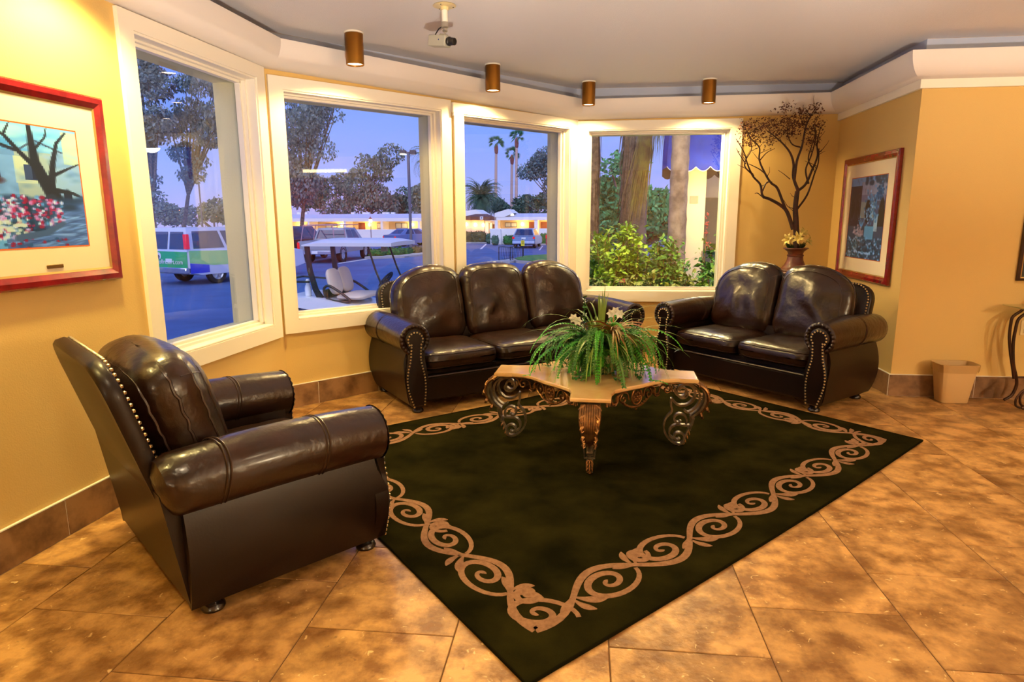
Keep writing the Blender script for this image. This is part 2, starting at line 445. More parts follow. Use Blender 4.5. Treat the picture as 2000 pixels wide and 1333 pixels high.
# cove moulding swept round the room (an open gutter carried on the wall)
path = [(PL, 2.39), (K1, 2.345), (K2, 2.29), (K3, 2.305), (KO, 2.31), (KF, 2.31)]
prof = []
for i in range(11):
    t = PI/2*i/10; prof.append((.03+.135*sin(t), .062+.165*(1-cos(t))))
prof += [(.165, .232), (.148, .232)]
for i in range(6):
    t = PI/2*(1-i/5); prof.append((.03+.118*sin(t), .075+.15*(1-cos(t))))
prof += [(0, .075), (0, .062)]
def sweep(path, prof, name, m):
    n = len(path); k = len(prof); b = MB(); vs = []
    for i, (p, z) in enumerate(path):
        if i == 0: d = (path[1][0]-p).normalized(); nn = Vector((d.y, -d.x)); s = 1
        elif i == n-1: d = (p-path[i-1][0]).normalized(); nn = Vector((d.y, -d.x)); s = 1
        else:
            d1 = (p-path[i-1][0]).normalized(); d2 = (path[i+1][0]-p).normalized()
            n1 = Vector((d1.y, -d1.x)); n2 = Vector((d2.y, -d2.x)); nn = (n1+n2).normalized(); s = 1/nn.dot(n1)
        for u, w in prof: vs.append((p.x+nn.x*u*s, p.y+nn.y*u*s, z+w))
    fs = [(i*k+j, i*k+(j+1) % k, (i+1)*k+(j+1) % k, (i+1)*k+j) for i in range(n-1) for j in range(k)]
    b.add(vs, fs); o = b.build(name, m, ang=30); o['kind'] = 'structure'; return o
sweep(path, prof, 'trim_1', M_COVE)
sweep(path[3:], [(0, 0), (.026, 0), (.026, .0615), (0, .0615)], 'trim_3', M_TRIM)
M_SHADE = mat('blue_shade', (176, 186, 212), .85)  # bluish shade on the wall above the cove, put into the strip's colour
sweep([(p, 2.47) for p, z in path], [(0, 0), (.004, 0), (.004, .178), (0, .178)], 'shade_band', M_SHADE)
# lobby back wall panelling (mirrored in the bay glass)
M_PANEL = mat('red_wood', (120, 52, 26), .45, var=((84, 34, 16), 4, 5, .4, .7))
b = MB(); b.box(6.52, 6.595, 1.2, 3.9, 0, 2.22); o = b.build('trim_2', M_PANEL, smooth=False); o['kind'] = 'structure'
t = thing('strip_light', 'warm strip light over the red wood panel of the lobby, mirrored in the bay window', 'lamp', (6.55, 2.4, 2.36))
b = MB(); b.cbox(-.05, .045, -.75, .75, -.04, .06, .01); b.build('housing', M_TRIM, t); b = MB(); b.box(-.058, -.045, -.6, .3, -.03, .03); b.build('tube', mat('strip_glow', (255, 226, 170), .5, emit=9), t, smooth=False)
light('panel_light', 'SPOT', (5.6, 2.5, 2.5), 320, WARM2, .05, aim=(6.5, 2.5, 1.4), spot=R_(130))
# ================================================================== LEATHER SEATING
M_LEATH = mat('brown_leather', (42, 20, 9), .30, spec=.45, coat=.25, var=((24, 12, 6), 5, 5, .35, .7), bump=(26, .30, .012), coord='obj')
M_LEATH2 = mat('brown_leather_smooth', (27, 12, 5), .38, spec=.32, coat=.06, var=((15, 7, 3), 3, 5, .3, .75), bump=(120, .12, .004), coord='obj')
M_PIPE = mat('leather_piping', (44, 26, 18), .35, coat=.3)
M_NAIL = mat('nailhead_brass', (244, 226, 186), .30, metal=1.)
M_FOOT = mat('dark_wood_foot', (26, 16, 12), .25, coat=.4)

def puff(a, bb, c, n=4.5, m=2.6, seed=0, wr=.010, nphi=56, nrho=12, arch=0.):
    """cushion in its own frame: x half width a, z half height bb, y half thickness c; returns (MB, fn(phi, rho, side))"""
    def P(phi, rho, side):
        cx, cz = cos(phi), sin(phi)
        k = (abs(cx)**n+abs(cz)**n)**(-1/n)
        x = a*k*cx*rho; z = bb*k*cz*rho
        y = side*c*max(0., 1-rho**m)**(1/m)
        if wr:
            q = Vector((x*7+seed*3.1, z*7, seed))
            y += side*wr*noise.noise(q)*(1.2-rho)
            y += side*wr*.55*noise.noise(Vector((cos(phi)*9+seed, sin(phi)*9, rho*1.5)))*rho**5
        if arch: z += arch*(1-(x/a)**2)*(.5+.5*z/bb)
        return (x, y, z)
    b = MB(); vs = []; fs = []
    rr = [sin(PI/2*i/nrho) for i in range(nrho+1)]
    for side in (-1, 1):
        o = len(vs); vs.append(P(0, 0, side))
        for r in rr[1:]:
            for k in range(nphi): vs.append(P(2*PI*k/nphi, r, side))
        for k in range(nphi):
            t = (o, o+1+k, o+1+(k+1) % nphi); fs.append(t if side < 0 else t[::-1])
        for i in range(nrho-1):
            for k in range(nphi):
                q = (o+1+i*nphi+k, o+1+(i+1)*nphi+k, o+1+(i+1)*nphi+(k+1) % nphi, o+1+i*nphi+(k+1) % nphi); fs.append(q if side < 0 else q[::-1])
    b.add(vs, fs); return b, P

def nails(pts, r=.0078):
    b = MB()
    for p in pts: b.ball(p, r, 6, 3)
    return b
def along(pts, step):
    out = []; acc = 0; P = [Vector(p) for p in pts]; out.append(P[0])
    for i in range(1, len(P)):
        d = (P[i]-P[i-1]).length
        while acc+d >= step:
            t = (step-acc)/d; P[i-1] = P[i-1]+(P[i]-P[i-1])*t; d = (P[i]-P[i-1]).length; acc = 0; out.append(P[i-1].copy())
        acc += d
    return out

def seating(name, label, cat, loc, th, hw, n, fd, rd, yb, zb, za=.55, zr=.26, zs=.44, lean0=.30, r=.112, chair=False):
    root = thing(name, label, cat, (loc[0], loc[1], 0), th)
    iw = hw-.085                                   # inner half width between the arms
    rear = rd+.13 if not chair else rd+.04
    # base frame with the front rail
    b = MB(); b.cbox(-iw-.03, iw+.03, fd+.035, (rd+.10 if not chair else rd-.05), .065, zr, .02); b.cbox(-iw, iw, fd+.10, (rd+.08 if not chair else rd-.05), zr-.01, zr+.035, .01)
    b.build('frame', M_LEATH2, root)
    t = MB(); t.tube([(-iw-.02, fd+.034, zr-.004), (iw+.02, fd+.034, zr-.004)], .007, 6); t.build('piping', M_PIPE, root)
    # bulging side panels
    for sg in (-1, 1):
        def ring(u, v):
            k = v*2; kz = k if k <= 1 else 2-k
            yf = fd+.035-.055*sin(PI*min(1, max(0, (.75-kz)/.75)))**1.0
            y = yf+(rd+(.09 if not chair else .03)-yf)*u
            if k <= 1:
                z = .06+.44*k; x = hw+.035+.055*max(0, sin(PI*min(1, k*1.02)))**.8*(1 if not chair else .8)
            else:
                z = .50-.44*(k-1); x = hw-.09
            return (sg*x, y, z)
        b = MB(); b.grid(ring, 8, 22, cv=True)
        N = 22
        b.f.append(tuple(range(N))); b.f.append(tuple(8*N+k for k in range(N))[::-1])
        b.build('side_panel', M_LEATH2, root)
        # rolled arm
        pts = []; rs = []
        for i in range(15):
            t = i/14; y = fd+(rear-fd)*t
            pts.append((sg*hw, y, za+.012*sin(PI*t)-(.0 if not chair else .0)))
            rs.append(r*(1+.05*sin(PI*t)))
        pts += [(sg*hw, rear+.03, za-.004), (sg*hw, rear+.05, za-.008)]; rs += [r*.86, r*.45]
        b = MB(); b.tube(pts, rs, 22); b.build('arm', M_LEATH, root)
        # stitched seams round the arm
        for f in (.33, .80) if chair else (.55,):
            t = MB(); y = fd+(rear-fd)*f
            t.tube([(sg*hw+cos(q)*r*1.052, y+.01*sin(q*2), za+.010+sin(q)*r*1.05) for q in [R_(-60+300*k/24) for k in range(25)]], .0034, 5)
            t.build('seam', M_PIPE, root)
            t = MB(); t.tube([(sg*hw+cos(q)*r*1.052, y+.014+.01*sin(q*2), za+.010+sin(q)*r*1.05) for q in [R_(-60+300*k/24) for k in range(25)]], .0028, 5)
            t.build('seam', M_PIPE, root)
        # front of the arm: gathered ring, scroll disc and hourglass post
        b = MB()
        def pl(u, v):
            q = 2*PI*u; rr_ = r*(1.03-.30*v); w = .004*sin(q*22)*sin(PI*v)
            return (sg*hw+cos(q)*rr_, fd-.012*sin(PI*v)-.004+w, za+sin(q)*rr_)
        b.grid(pl, 88, 4, cu=True)
        b.build('gathered_ring', M_LEATH, root)
        def prof_w(z):
            k = (z-.06)/(za-.06)
            return .052+.030*max(0, sin(PI*min(1, k/.72)))**1.2-.004*k
        def cen(z):
            k = (z-.06)/(za-.06)
            return hw-.012+.020*max(0, sin(PI*k*.9))-.004
        zsn = [.06+(za-.03-.06)*i/14 for i in range(15)]
        left = [(cen(z)-prof_w(z), z) for z in zsn]; right = [(cen(z)+prof_w(z), z) for z in zsn]
        disc = [(hw+.074*cos(q), za+.074*sin(q)) for q in [R_(-52+284*k/20) for k in range(21)]]
        out = right+disc+left[::-1]
        vs = []; nO = len(out)
        mx = sum(p[0] for p in out)/nO
        def blow(p, k): return (mx+(p[0]-mx)*k, p[1] if k == 1 else za*.5+(p[1]-za*.5)*(1-(1-k)*.4))
        b = MB()
        for ky, kk in ((fd+.05, 1), (fd-.012, 1), (fd-.020, .9)):
            for p in out:
                q = blow(p, kk); vs.append((sg*q[0], ky, q[1]))
        fs = []
        for i in range(2):
            for k in range(nO):
                q = (i*nO+k, i*nO+(k+1) % nO, (i+1)*nO+(k+1) % nO, (i+1)*nO+k); fs.append(q if sg > 0 else q[::-1])
        fs.append(tuple(2*nO+k for k in range(nO))[::(1 if sg < 0 else -1)])
        b.add(vs, fs); af = b.build('arm_front', M_LEATH2, root)
        line = [(sg*(cen(z)+s_*(prof_w(z)-.012)), fd-.020, z) for s_ in (1,) for z in zsn]
        dl = [(sg*(hw+.056*cos(q)), fd-.020, za+.056*sin(q)) for q in [R_(-46+272*k/26) for k in range(27)]]
        line2 = [(sg*(cen(z)-(prof_w(z)-.012)), fd-.020, z) for z in zsn][::-1]
        nb = nails(along(line+dl+line2, .0225)); nb.build('nailhead_trim', M_NAIL, af, kind='stuff')
    # bun feet
    for fx in (-1, 1):
        for fy in ((fd+.055, rd+.02) if not chair else (fd+.045, rd-.06)):
            up = .0112 if (name == 'sofa' and fx > 0 and fy < 0) else 0.
            b = MB(); b.lathe([(.026, .012+up), (.040, .0125+up), (.044, .022+up), (.040, .034), (.030, .042), (.034, .048), (.046, .058), (.048, .072), (.040, .085)], 18)
            b.build('leg', M_FOOT, root, loc=(fx*(hw-.03), fy, 0)).data.transform(Matrix.Translation((0, 0, -.0115)))
    yt_ = lean0+(.15 if not chair else .075)
    b = MB(); hx = hw-.045 if not chair else hw+.03; q = [(rd-.12, .068), (rd+(.07 if not chair else .028), .068), (yt_, .50), (rd-.12, .50)]
    b.add([(-hx, y, z) for y, z in q]+[(hx, y, z) for y, z in q], [(0, 1, 2, 3)[::-1], (4, 5, 6, 7), (0, 1, 5, 4), (1, 2, 6, 5), (2, 3, 7, 6), (3, 0, 4, 7)]); b.build('back_panel', M_LEATH2, root, smooth=False)
    # back frame (upright slab with rounded shoulders)
    z0 = .34; lean = math.atan((yb-lean0)/(zb-.42)); hb = hw-.035
    tt = .075 if not chair else .055
    fo = .055 if not chair else .0
    if chair: lean = math.atan((yb-.075-lean0)/(zb-.42)); zb = zb-.045
    Hh = (zb-.02-z0)/cos(lean)
    Mb = Matrix.Translation((0, lean0+fo-(.42-z0)*math.tan(lean), z0)) @ Matrix.Rotation(-lean, 4, 'X')
    rc = .13
    o2 = [(-hb, 0), (hb, 0), (hb, Hh-rc-.03)]+[(hb-rc+rc*cos(q), Hh-rc-.03+rc*sin(q)) for q in [PI/2*k/8 for k in range(1, 9)]]
    topn = 10
    if not chair:
        o2 += [((hb-rc)*(1-2*k/topn), Hh-.03+.03*sin(PI*k/topn)) for k in range(1, topn)]
    o2 += [(-hb+rc-rc*sin(q), Hh-rc-.03+rc*cos(q)) for q in [PI/2*k/8 for k in range(0, 9)]]
    nO = len(o2); b = MB(); vs = []
    for y, k in ((0, .985), (.012, 1), (tt-.012, 1), (tt, .985)):
        for p in o2: vs.append((p[0]*k, y, p[1]*k if p[1] > .1 else p[1]))
    fs = [tuple(range(nO)), tuple(3*nO+k for k in range(nO))[::-1]]
    for i in range(3):
        for k in range(nO): fs.append((i*nO+(k+1) % nO, i*nO+k, (i+1)*nO+k, (i+1)*nO+(k+1) % nO))
    b.add(vs, fs, Mb); bf = b.build('back_frame', M_LEATH2, root, ang=50)
    ln = [Mb @ Vector((p[0]*.97, -.003, p[1]*.985)) for p in o2[2:]+[(-hb, za-z0+.05)]]
    ln = [Mb @ Vector((hb*.97, -.003, za-z0+.05))]+ln
    nails(along(ln, .0225)).build('nailhead_trim', M_NAIL, bf, kind='stuff')
    # seat cushions
    cw = iw/n; sd = (.31 if not chair else .33)
    cy = fd+.012+sd
    for i in range(n):
        cx = -iw+cw*(2*i+1)
        b, P = puff(cw*.985, sd, .088, 9, 3.4, seed=i+hash(name) % 7*.3+1, wr=.012, nphi=64)
        Ms = Matrix.Translation((cx, cy, zs-.075)) @ Matrix.Rotation(-PI/2, 4, 'X')
        b.v = [tuple(Ms @ Vector(p)) for p in b.v]
        c = b.build('seat_cushion', M_LEATH, root, ang=80)
        for rho, sd2 in ((.965, -1), (.965, 1)):
            t = MB(); t.tube([Ms @ Vector(P(2*PI*k/80, rho, sd2)) for k in range(80)], .0048, 5, closed=True)
            t.build('piping', M_PIPE, c)
    # back cushions
    bh = (zb-.40)/2+ (.03 if not chair else -.03)
    ct = .125 if not chair else .165
    for i in range(n):
        cx = -iw+cw*(2*i+1)
        b, P = puff(cw*1.0, bh, ct, 5.5, 2.5, seed=i*2.7+len(name), wr=(.026 if not chair else .016), nphi=72, nrho=14, arch=.035 if n > 1 else .02)
        zc = .40+bh*cos(lean)
        yc = lean0-ct*.80+(zc-.42)*math.tan(lean)+(.02 if not chair else -.02)
        Ms = Matrix.Translation((cx, yc, zc)) @ Matrix.Rotation(-lean, 4, 'X')
        P0_ = P
        def P(phi, rho, side, e=(-1 if i == 0 else (1 if i == n-1 else 0))*(n > 1)):
            x, y, z = P0_(phi, rho, side); g_ = max(0, e*x/(cw)+.35)
            return (x, y, z-.062*g_*g_*(.5+.5*z/bh))
        if n > 1:
            e_ = (-1 if i == 0 else (1 if i == n-1 else 0))
            b.v = [(x, y, z-.062*max(0, e_*x/cw+.35)**2*(.5+.5*z/bh)) for x, y, z in b.v] if e_ else b.v
            if not e_: P = P0_
        b.v = [tuple(Ms @ Vector(p)) for p in b.v]
        c = b.build('back_cushion', M_LEATH, root, ang=80)
        t = MB(); t.tube([Ms @ Vector(P(2*PI*k/96, 1., -1)) for k in range(96)], .006, 6, closed=True)
        t.build('piping', M_PIPE, c)
        t = MB()
        sl = []
        for k in range(-6, 55):
            q = PI*k/48
            p = P(q, .80, -1); sl.append(Ms @ Vector((p[0], p[1]-.001, p[2])))
        t.tube(sl, .0036, 5); t.build('seam', M_PIPE, c)
        for q in (R_(38), R_(142)):
            t = MB(); t.tube([Ms @ Vector(P(q, rho, -1)) for rho in (.80, .85, .9, .95, .99)], .0032, 5); t.build('seam', M_PIPE, c)
        if chair:
            t = MB(); t.tube([Ms @ Vector(P(2*PI*k/96, .90, 1)) for k in range(96)], .006, 6, closed=True); t.build('piping', M_PIPE, c)
            t = MB(); t.tube([Ms @ Vector(P(2*PI*k/96, .93, -1)) for k in range(96)], .005, 6, closed=True); t.build('piping', M_PIPE, c)
    return root
seating('loveseat', 'two-seat brown leather loveseat with brass nailheads in the corner before the urn', 'sofa', (1.436, 5.40), -.845, .715, 2, -.31, .31, .43, .935)
seating('sofa', 'three-seat brown leather sofa with nailhead trim standing below the bay windows', 'sofa', (-.589, 5.292), .651, 1.03, 3, -.377, .339, .45, .945)
seating('armchair', 'brown leather armchair with reclined back beside the big red-framed print', 'armchair', (-1.489, 2.421), 2.439, .435, 1, -.455, .285, .555, 1.05, za=.52, lean0=.30, chair=True)
# ================================================================== RUG, TABLE, PLANT
M_RUG = mat('rug_pile', (20, 19, 7), .95, spec=.0, var=((42, 38, 15), 3.5, 10, .35, .7), bump=(260, .6, .004), coord='pos')
M_SCROLL = mat('rug_scroll', (150, 112, 84), .9, spec=.05, var=((124, 90, 66), 60, 4, .3, .7), bump=(300, .5, .003), coord='pos')
RF, RR, RT, RL = Vector((-.145, 1.70)), Vector((2.157, 4.11)), Vector((.577, 5.758)), Vector((-1.80, 3.60))
LU, LV = 3.33, 2.42
def rugp(u, v):
    a, b2 = u/LU, v/LV
    p = RF*(1-a)*(1-b2)+RR*a*(1-b2)+RT*a*b2+RL*(1-a)*b2
    # the long edges of the rug lie a little wavy
    e = sin(PI*a)
    n_ = (RR-RF).normalized(); nn = Vector((-n_.y, n_.x))
    p = p+nn*(-.022*e*(1-b2)+.012*sin(a*9)*b2)
    return p
rug = thing('area_rug', 'large dark green rug with a tan scroll border under the coffee table', 'rug', (.25, 3.8, 0))
ro = Vector((.25, 3.8, 0))
def rz_(u, v): return .009
b = MB()
N1, N2 = 60, 44
for side in (0, 1):
    b.grid(lambda s, t: tuple(Vector((*rugp(s*LU, t*LV), (.0085 if side else .0012)))-ro), N1, N2)
V = N2+1; off = (N1+1)*V
per = [i*V for i in range(N1)]+[N1*V+j for j in range(N2)]+[i*V+N2 for i in range(N1, 0, -1)]+[j for j in range(N2, 0, -1)]
for i in range(len(per)):
    p, q = per[i], per[(i+1) % len(per)]; b.f.append((p, q, q+off, p+off))
b.build('pile', M_RUG, rug, ang=30)
b = MB()
edge = [rugp(u*LU/40, .004) for u in range(41)]+[rugp(LU-.004, v*LV/30) for v in range(1, 31)]+[rugp(LU-u*LU/40, LV-.004) for u in range(1, 41)]+[rugp(.004, LV-v*LV/30) for v in range(1, 30)]
b.tube([(p.x-ro.x, p.y-ro.y, .0065) for p in edge], .0055, 6, closed=True); b.build('binding', mat('rug_binding', (22, 20, 9), .95, spec=0.), rug)
# scroll border: vine, spirals, curls and leaves laid as flat woven bands
INS = .235
sb = MB(); ZT = .0094; zc_ = [0]
def ribbon(pts, w):
    """pts in rug (u, v); w list of widths"""
    n = len(pts); vs = []; zc_[0] = (zc_[0]+1) % 12; zt = ZT+zc_[0]*.00010
    for i in range(n):
        p = Vector(pts[i]); d = Vector(pts[min(i+1, n-1)])-Vector(pts[max(i-1, 0)])
        if d.length < 1e-9: d = Vector((1, 0))
        d.normalize(); nn = Vector((-d.y, d.x)); wi = w[i] if isinstance(w, list) else w
        for s_ in (1, -1):
            q = p+nn*(s_*wi/2); r_ = rugp(q.x, q.y)
            vs.append((r_.x-ro.x, r_.y-ro.y, zt))
    m = len(vs)
    vs += [(p[0], p[1], .0080) for p in vs]
    fs = []
    for i in range(n-1):
        fs.append((2*i, 2*i+1, 2*i+3, 2*i+2)); fs.append((2*i, 2*i+2, 2*i+2+m, 2*i+m)); fs.append((2*i+1, 2*i+1+m, 2*i+3+m, 2*i+3))
    sb.add(vs, fs)
cu, cv = LU-2*INS, LV-2*INS
NH = [8, 6, 8, 6]
def ppath(k):
    """k in half periods from corner F, t: inward offset"""
    k = k % 28
    c = [(INS, INS), (LU-INS, INS), (LU-INS, LV-INS), (INS, LV-INS)]
    acc = 0
    for i in range(4):
        if k <= acc+NH[i]:
            a = Vector(c[i]); d = Vector(c[(i+1) % 4]); f = (k-acc)/NH[i]; break
        acc += NH[i]
    p = a+(d-a)*f; t = (d-a).normalized(); nn = Vector((-t.y, t.x))
    # blend normals close to corners
    e = min(f, 1-f)*NH[i]
    if e < .5:
        if f < .5: pv = Vector(c[i])-Vector(c[i-1])
        else: pv = Vector(c[(i+2) % 4])-Vector(c[(i+1) % 4])
        n2 = pv.normalized(); n2 = Vector((-n2.y, n2.x)); w_ = .5-e
        nn = (nn*(1-w_)+n2*w_); nn = nn/max(.75, nn.length)
    return p, nn
A_ = .085
def vpt(k, off=0):
    p, nn = ppath(k); return p+nn*(-A_*cos(PI*k)*(1.0)+off)
ribbon([tuple(vpt(i/14)) for i in range(28*14+1)], [.024+.009*abs(cos(PI*i/14)) for i in range(28*14+1)])
def local(k):
    p, nn = ppath(k); t = Vector((nn.y, -nn.x)); return p, t, nn
def spiral(k, sgn, r0=.155, turns=1.75, ysc=.62, w0=.022, dirn=1, cshift=.0):
    p, t, nn = local(k); pts = []; ws = []
    n = 54
    for i in range(n+1):
        f = i/n; th_ = turns*2*PI*f; rr_ = r0*((1-f)**1.15*.80+.10*(1-f)+.10*(1-f)**4)+.004
        x = cos(th_)*rr_*dirn; y = -sin(th_)*rr_*ysc*(1+.35*f)
        q = p+t*x+nn*(sgn*(y-.012+cshift)); pts.append(tuple(q)); ws.append(.018+.012*sin(PI*min(1, f*1.3)))
    ribbon(pts, ws)
def leaf(k, sgn, ang, ln=.12, w=.036, dx=0, dy=0):
    p, t, nn = local(k); o_ = p+t*dx+nn*(sgn*dy); d = t*cos(ang)+nn*(sgn*sin(ang)); pts = []; ws = []
    e = Vector((-d.y, d.x))
    for i in range(11):
        f = i/10; pts.append(tuple(o_+d*ln*f+e*.012*sin(PI*f)*sgn)); ws.append(.008+w*max(0, sin(PI*f**1.5))-.004*f)
    ribbon(pts, ws)
for k in range(28):
    sg_ = -1 if k % 2 == 0 else 1          # even: vine bulges outward
    spiral(k, -(-sg_) if False else sg_, dirn=1 if k % 2 else 1)
    kn = k+.5
    leaf(kn, sg_, R_(40), .13, .034, .0, .0); leaf(kn, sg_, R_(72), .10, .026, -.01, .01); leaf(kn+.02, -sg_, R_(205), .12, .034, .0, .012)
    if k % 2:
        spiral(k+.66, sg_, r0=.05, turns=1.4, ysc=1., w0=.014, cshift=.06)
sb.build('scroll_border', M_SCROLL, rug, smooth=False)

# ---------------------------------------------------------------- coffee table
M_MARB = mat('cream_marble', (226, 188, 130), .10, spec=.6, coat=.5, var=((196, 140, 76), 2.6, 9, .42, .70), coord='obj')
M_BRONZE = mat('antique_bronze', (150, 104, 58), .36, metal=.75, var=((92, 62, 34), 30, 4, .35, .7), bump=(90, .25, .003))
M_SILVER = mat('antique_silver', (150, 134, 110), .34, metal=.8, var=((96, 82, 62), 26, 4, .35, .7), bump=(90, .25, .003))
TX, TY, TA = .085, 3.90, R_(-3)
table = thing('coffee_table', 'scalloped marble coffee table on scrolled bronze legs in the middle of the rug', 'table', (TX, TY, .0108), TA)
TZ = .448
ear = .108; RCN = .615
def ear_c(i): a = -PI/2+PI/2*i; return Vector((cos(a), sin(a)))*RCN, Vector((-sin(a), cos(a)))
def edge_pts(i, inset=0., n=28):
    c0, t0 = ear_c(i); c1, t1 = ear_c(i+1)
    p0 = c0+t0*ear; p1 = c1-t1*ear; d = p1-p0; nn = Vector((-d.y, d.x)).normalized()
    if nn.dot(p0) > 0: nn = -nn
    ks = [(0, 0), (.05, .030), (.12, .088), (.22, .125), (.36, .128), (.5, .120), (.64, .128), (.78, .125), (.88, .088), (.95, .030), (1, 0)]
    out = []
    for j in range(n+1):
        f = j/n
        for a, b_ in zip(ks, ks[1:]):
            if f <= b_[0]+1e-9:
                g = (f-a[0])/(b_[0]-a[0]); g2 = g*g*(3-2*g)*.5+g*.5; v = a[1]+(b_[1]-a[1])*g2; break
        out.append(p0+d*f+nn*(v+inset))
    return out
outl = []
for i in range(4): outl += edge_pts(i)
nO = len(outl); b = MB(); vs = []
for z, k in ((TZ-.024, -.008), (TZ-.018, 0), (TZ-.006, 0), (TZ, -.007)):
    for p in outl: vs.append((p.x*(1+k/.6), p.y*(1+k/.6), z))
vs += [(0, 0, TZ-.024), (0, 0, TZ)]
fs = []
for k in range(nO):
    k2 = (k+1) % nO
    fs.append((4*nO, k2, k)); fs.append((4*nO+1, 3*nO+k, 3*nO+k2))
    for i in range(3): fs.append((i*nO+k, i*nO+k2, (i+1)*nO+k2, (i+1)*nO+k))
b.add(vs, fs); b.build('top', M_MARB, table, ang=20)
def bez(P, n=24):
    """Catmull-Rom through points"""
    out = []; m = len(P)
    for i in range(m-1):
        p0, p1, p2, p3 = (Vector(P[max(i-1, 0)]), Vector(P[i]), Vector(P[i+1]), Vector(P[min(i+2, m-1)]))
        for j in range(n if i == m-2 else n):
            t = j/n
            out.append(.5*((2*p1)+(p2-p0)*t+(2*p0-5*p1+4*p2-p3)*t*t+(3*p1-p0-3*p2+p3)*t**3))
    out.append(Vector(P[-1])); return out
def spir2(c, r0, r1, a0, a1, n=30): return [(c[0]+(r0+(r1-r0)*i/n)*cos(a0+(a1-a0)*i/n), c[1]+(r0+(r1-r0)*i/n)*sin(a0+(a1-a0)*i/n)) for i in range(n+1)]
for i in range(4):
    a = -PI/2+PI/2*i
    Ml = Matrix.Rotation(a, 4, 'Z')               # local x is radial, y tangential
    L3 = lambda pts: [(p[0], 0, p[1]) for p in pts]
    # outer band: bulging knee then tapering to the scroll foot
    outer = bez([(.50, .420), (.585, .412), (.655, .365), (.668, .300), (.640, .235), (.590, .190)], 10)
    wd_ = [.112-.035*k/(len(outer)-1) for k in range(len(outer))]
    b = MB(); b.band(L3(outer), (0, 1, 0), wd_, .013, Ml)
    leg = b.build('leg', M_SILVER, table, ang=50)
    b = MB()
    W_ = .034
    for pts in (bez([(.50, .405), (.57, .398), (.625, .355), (.640, .300), (.615, .245), (.575, .215), (.548, .228)], 8),
                spir2((.545, .335), .078, .012, R_(-100), R_(420), 44), spir2((.530, .350), .045, .010, R_(150), R_(560), 30),
                bez([(.470, .300), (.505, .262), (.555, .258), (.595, .290), (.612, .335)], 8),
                bez([(.470, .300), (.470, .255), (.478, .225), (.470, .205)], 6),
                bez([(.590, .190), (.592, .150), (.590, .132), (.560, .130)], 6),
                bez([(.470, .205), (.440, .165), (.432, .110), (.452, .055), (.500, .012), (.545, .010)], 8),
                spir2((.520, .050), .046, .010, R_(-90), R_(330), 34),
                spir2((.520, .165), .050, .012, R_(-30), R_(330), 34),
                bez([(.560, .130), (.500, .128), (.470, .100), (.470, .062), (.495, .040)], 8)):
        b.band(L3(pts), (0, 1, 0), W_, .011, Ml)
    b.build('scrollwork', M_SILVER, leg, ang=50)
    # acanthus leaf on the knee, open frame below, small leaf at the foot
    b = MB()
    knee = bez([(.600, .412), (.664, .368), (.682, .300), (.656, .232), (.612, .190)], 10)
    nK = len(knee)
    def kp(f):
        q = f*(nK-1); j = int(min(q, nK-2)); g = q-j; return knee[j].lerp(knee[j+1], g)
    for k in range(-4, 5):
        pts = []; rs = []
        for j in range(13):
            f = j/12; p = kp(.02+f*(.96-.035*abs(k)))
            y = k*.0115*(1-.55*f**1.4)*(1+.25*sin(PI*f))
            pts.append((p.x+.006*cos(k*.3), y, p.y)); rs.append(.0085*(1-.30*f)+.002*sin(PI*f))
        b.tube(pts, rs, 6, M=Ml)
    for s_ in (-1, 1):
        for j, f in enumerate((.08, .27, .46, .66, .85)):
            p = kp(f); wv = .054-.026*f
            pts = [(p.x-.002, s_*wv*.55, p.y+.012), (p.x+.008, s_*wv*.85, p.y+.002), (p.x+.012, s_*wv*1.04, p.y-.012), (p.x+.020, s_*wv*.86, p.y-.024), (p.x+.016, s_*wv*.66, p.y-.016)]
            b.tube(pts, [.006, .0095, .010, .008, .004], 7, M=Ml)
    tip = kp(1.0); b.tube([(tip.x-.006, y, tip.y-.002+.008*abs(y)/.02) for y in (-.024, -.012, 0, .012, .024)], [.006, .010, .012, .010, .006], 7, M=Ml)
    b.build('acanthus_leaf', M_BRONZE, leg)
    b = MB()
    fr = bez([(.606, .186), (.598, .150), (.585, .110)], 4)
    for s_ in (-1, 1): b.band([(p.x, s_*(.034-.008*j/8), p.y) for j, p in enumerate(fr)], (0, 1, 0), .008, .012, Ml)
    b.box(.596, .612, -.038, .038, .180, .192, Ml); b.box(.578, .592, -.030, .030, .104, .115, Ml)
    b.band([(.600, 0, .186), (.585, 0, .110), (.562, 0, .060), (.545, 0, .012)], (0, 1, 0), [.014, .016, .030, .026], .010, Ml)
    b.build('open_frame', M_SILVER, leg, smooth=False)
    b = MB()
    for s_ in (-1, 0, 1):
        for j in range(3):
            z = .085-.024*j; x = .578-.011*j
            b.tube([(x, s_*.004, z+.012), (x+.006, s_*.013, z), (x+.010, s_*.017, z-.014)], [.004, .006, .003], 6, M=Ml)
    b.ball((.548, 0, .012), (.016, .015, .0118), 8, 5, Ml)
    b.build('foot_leaf', M_BRONZE, leg)
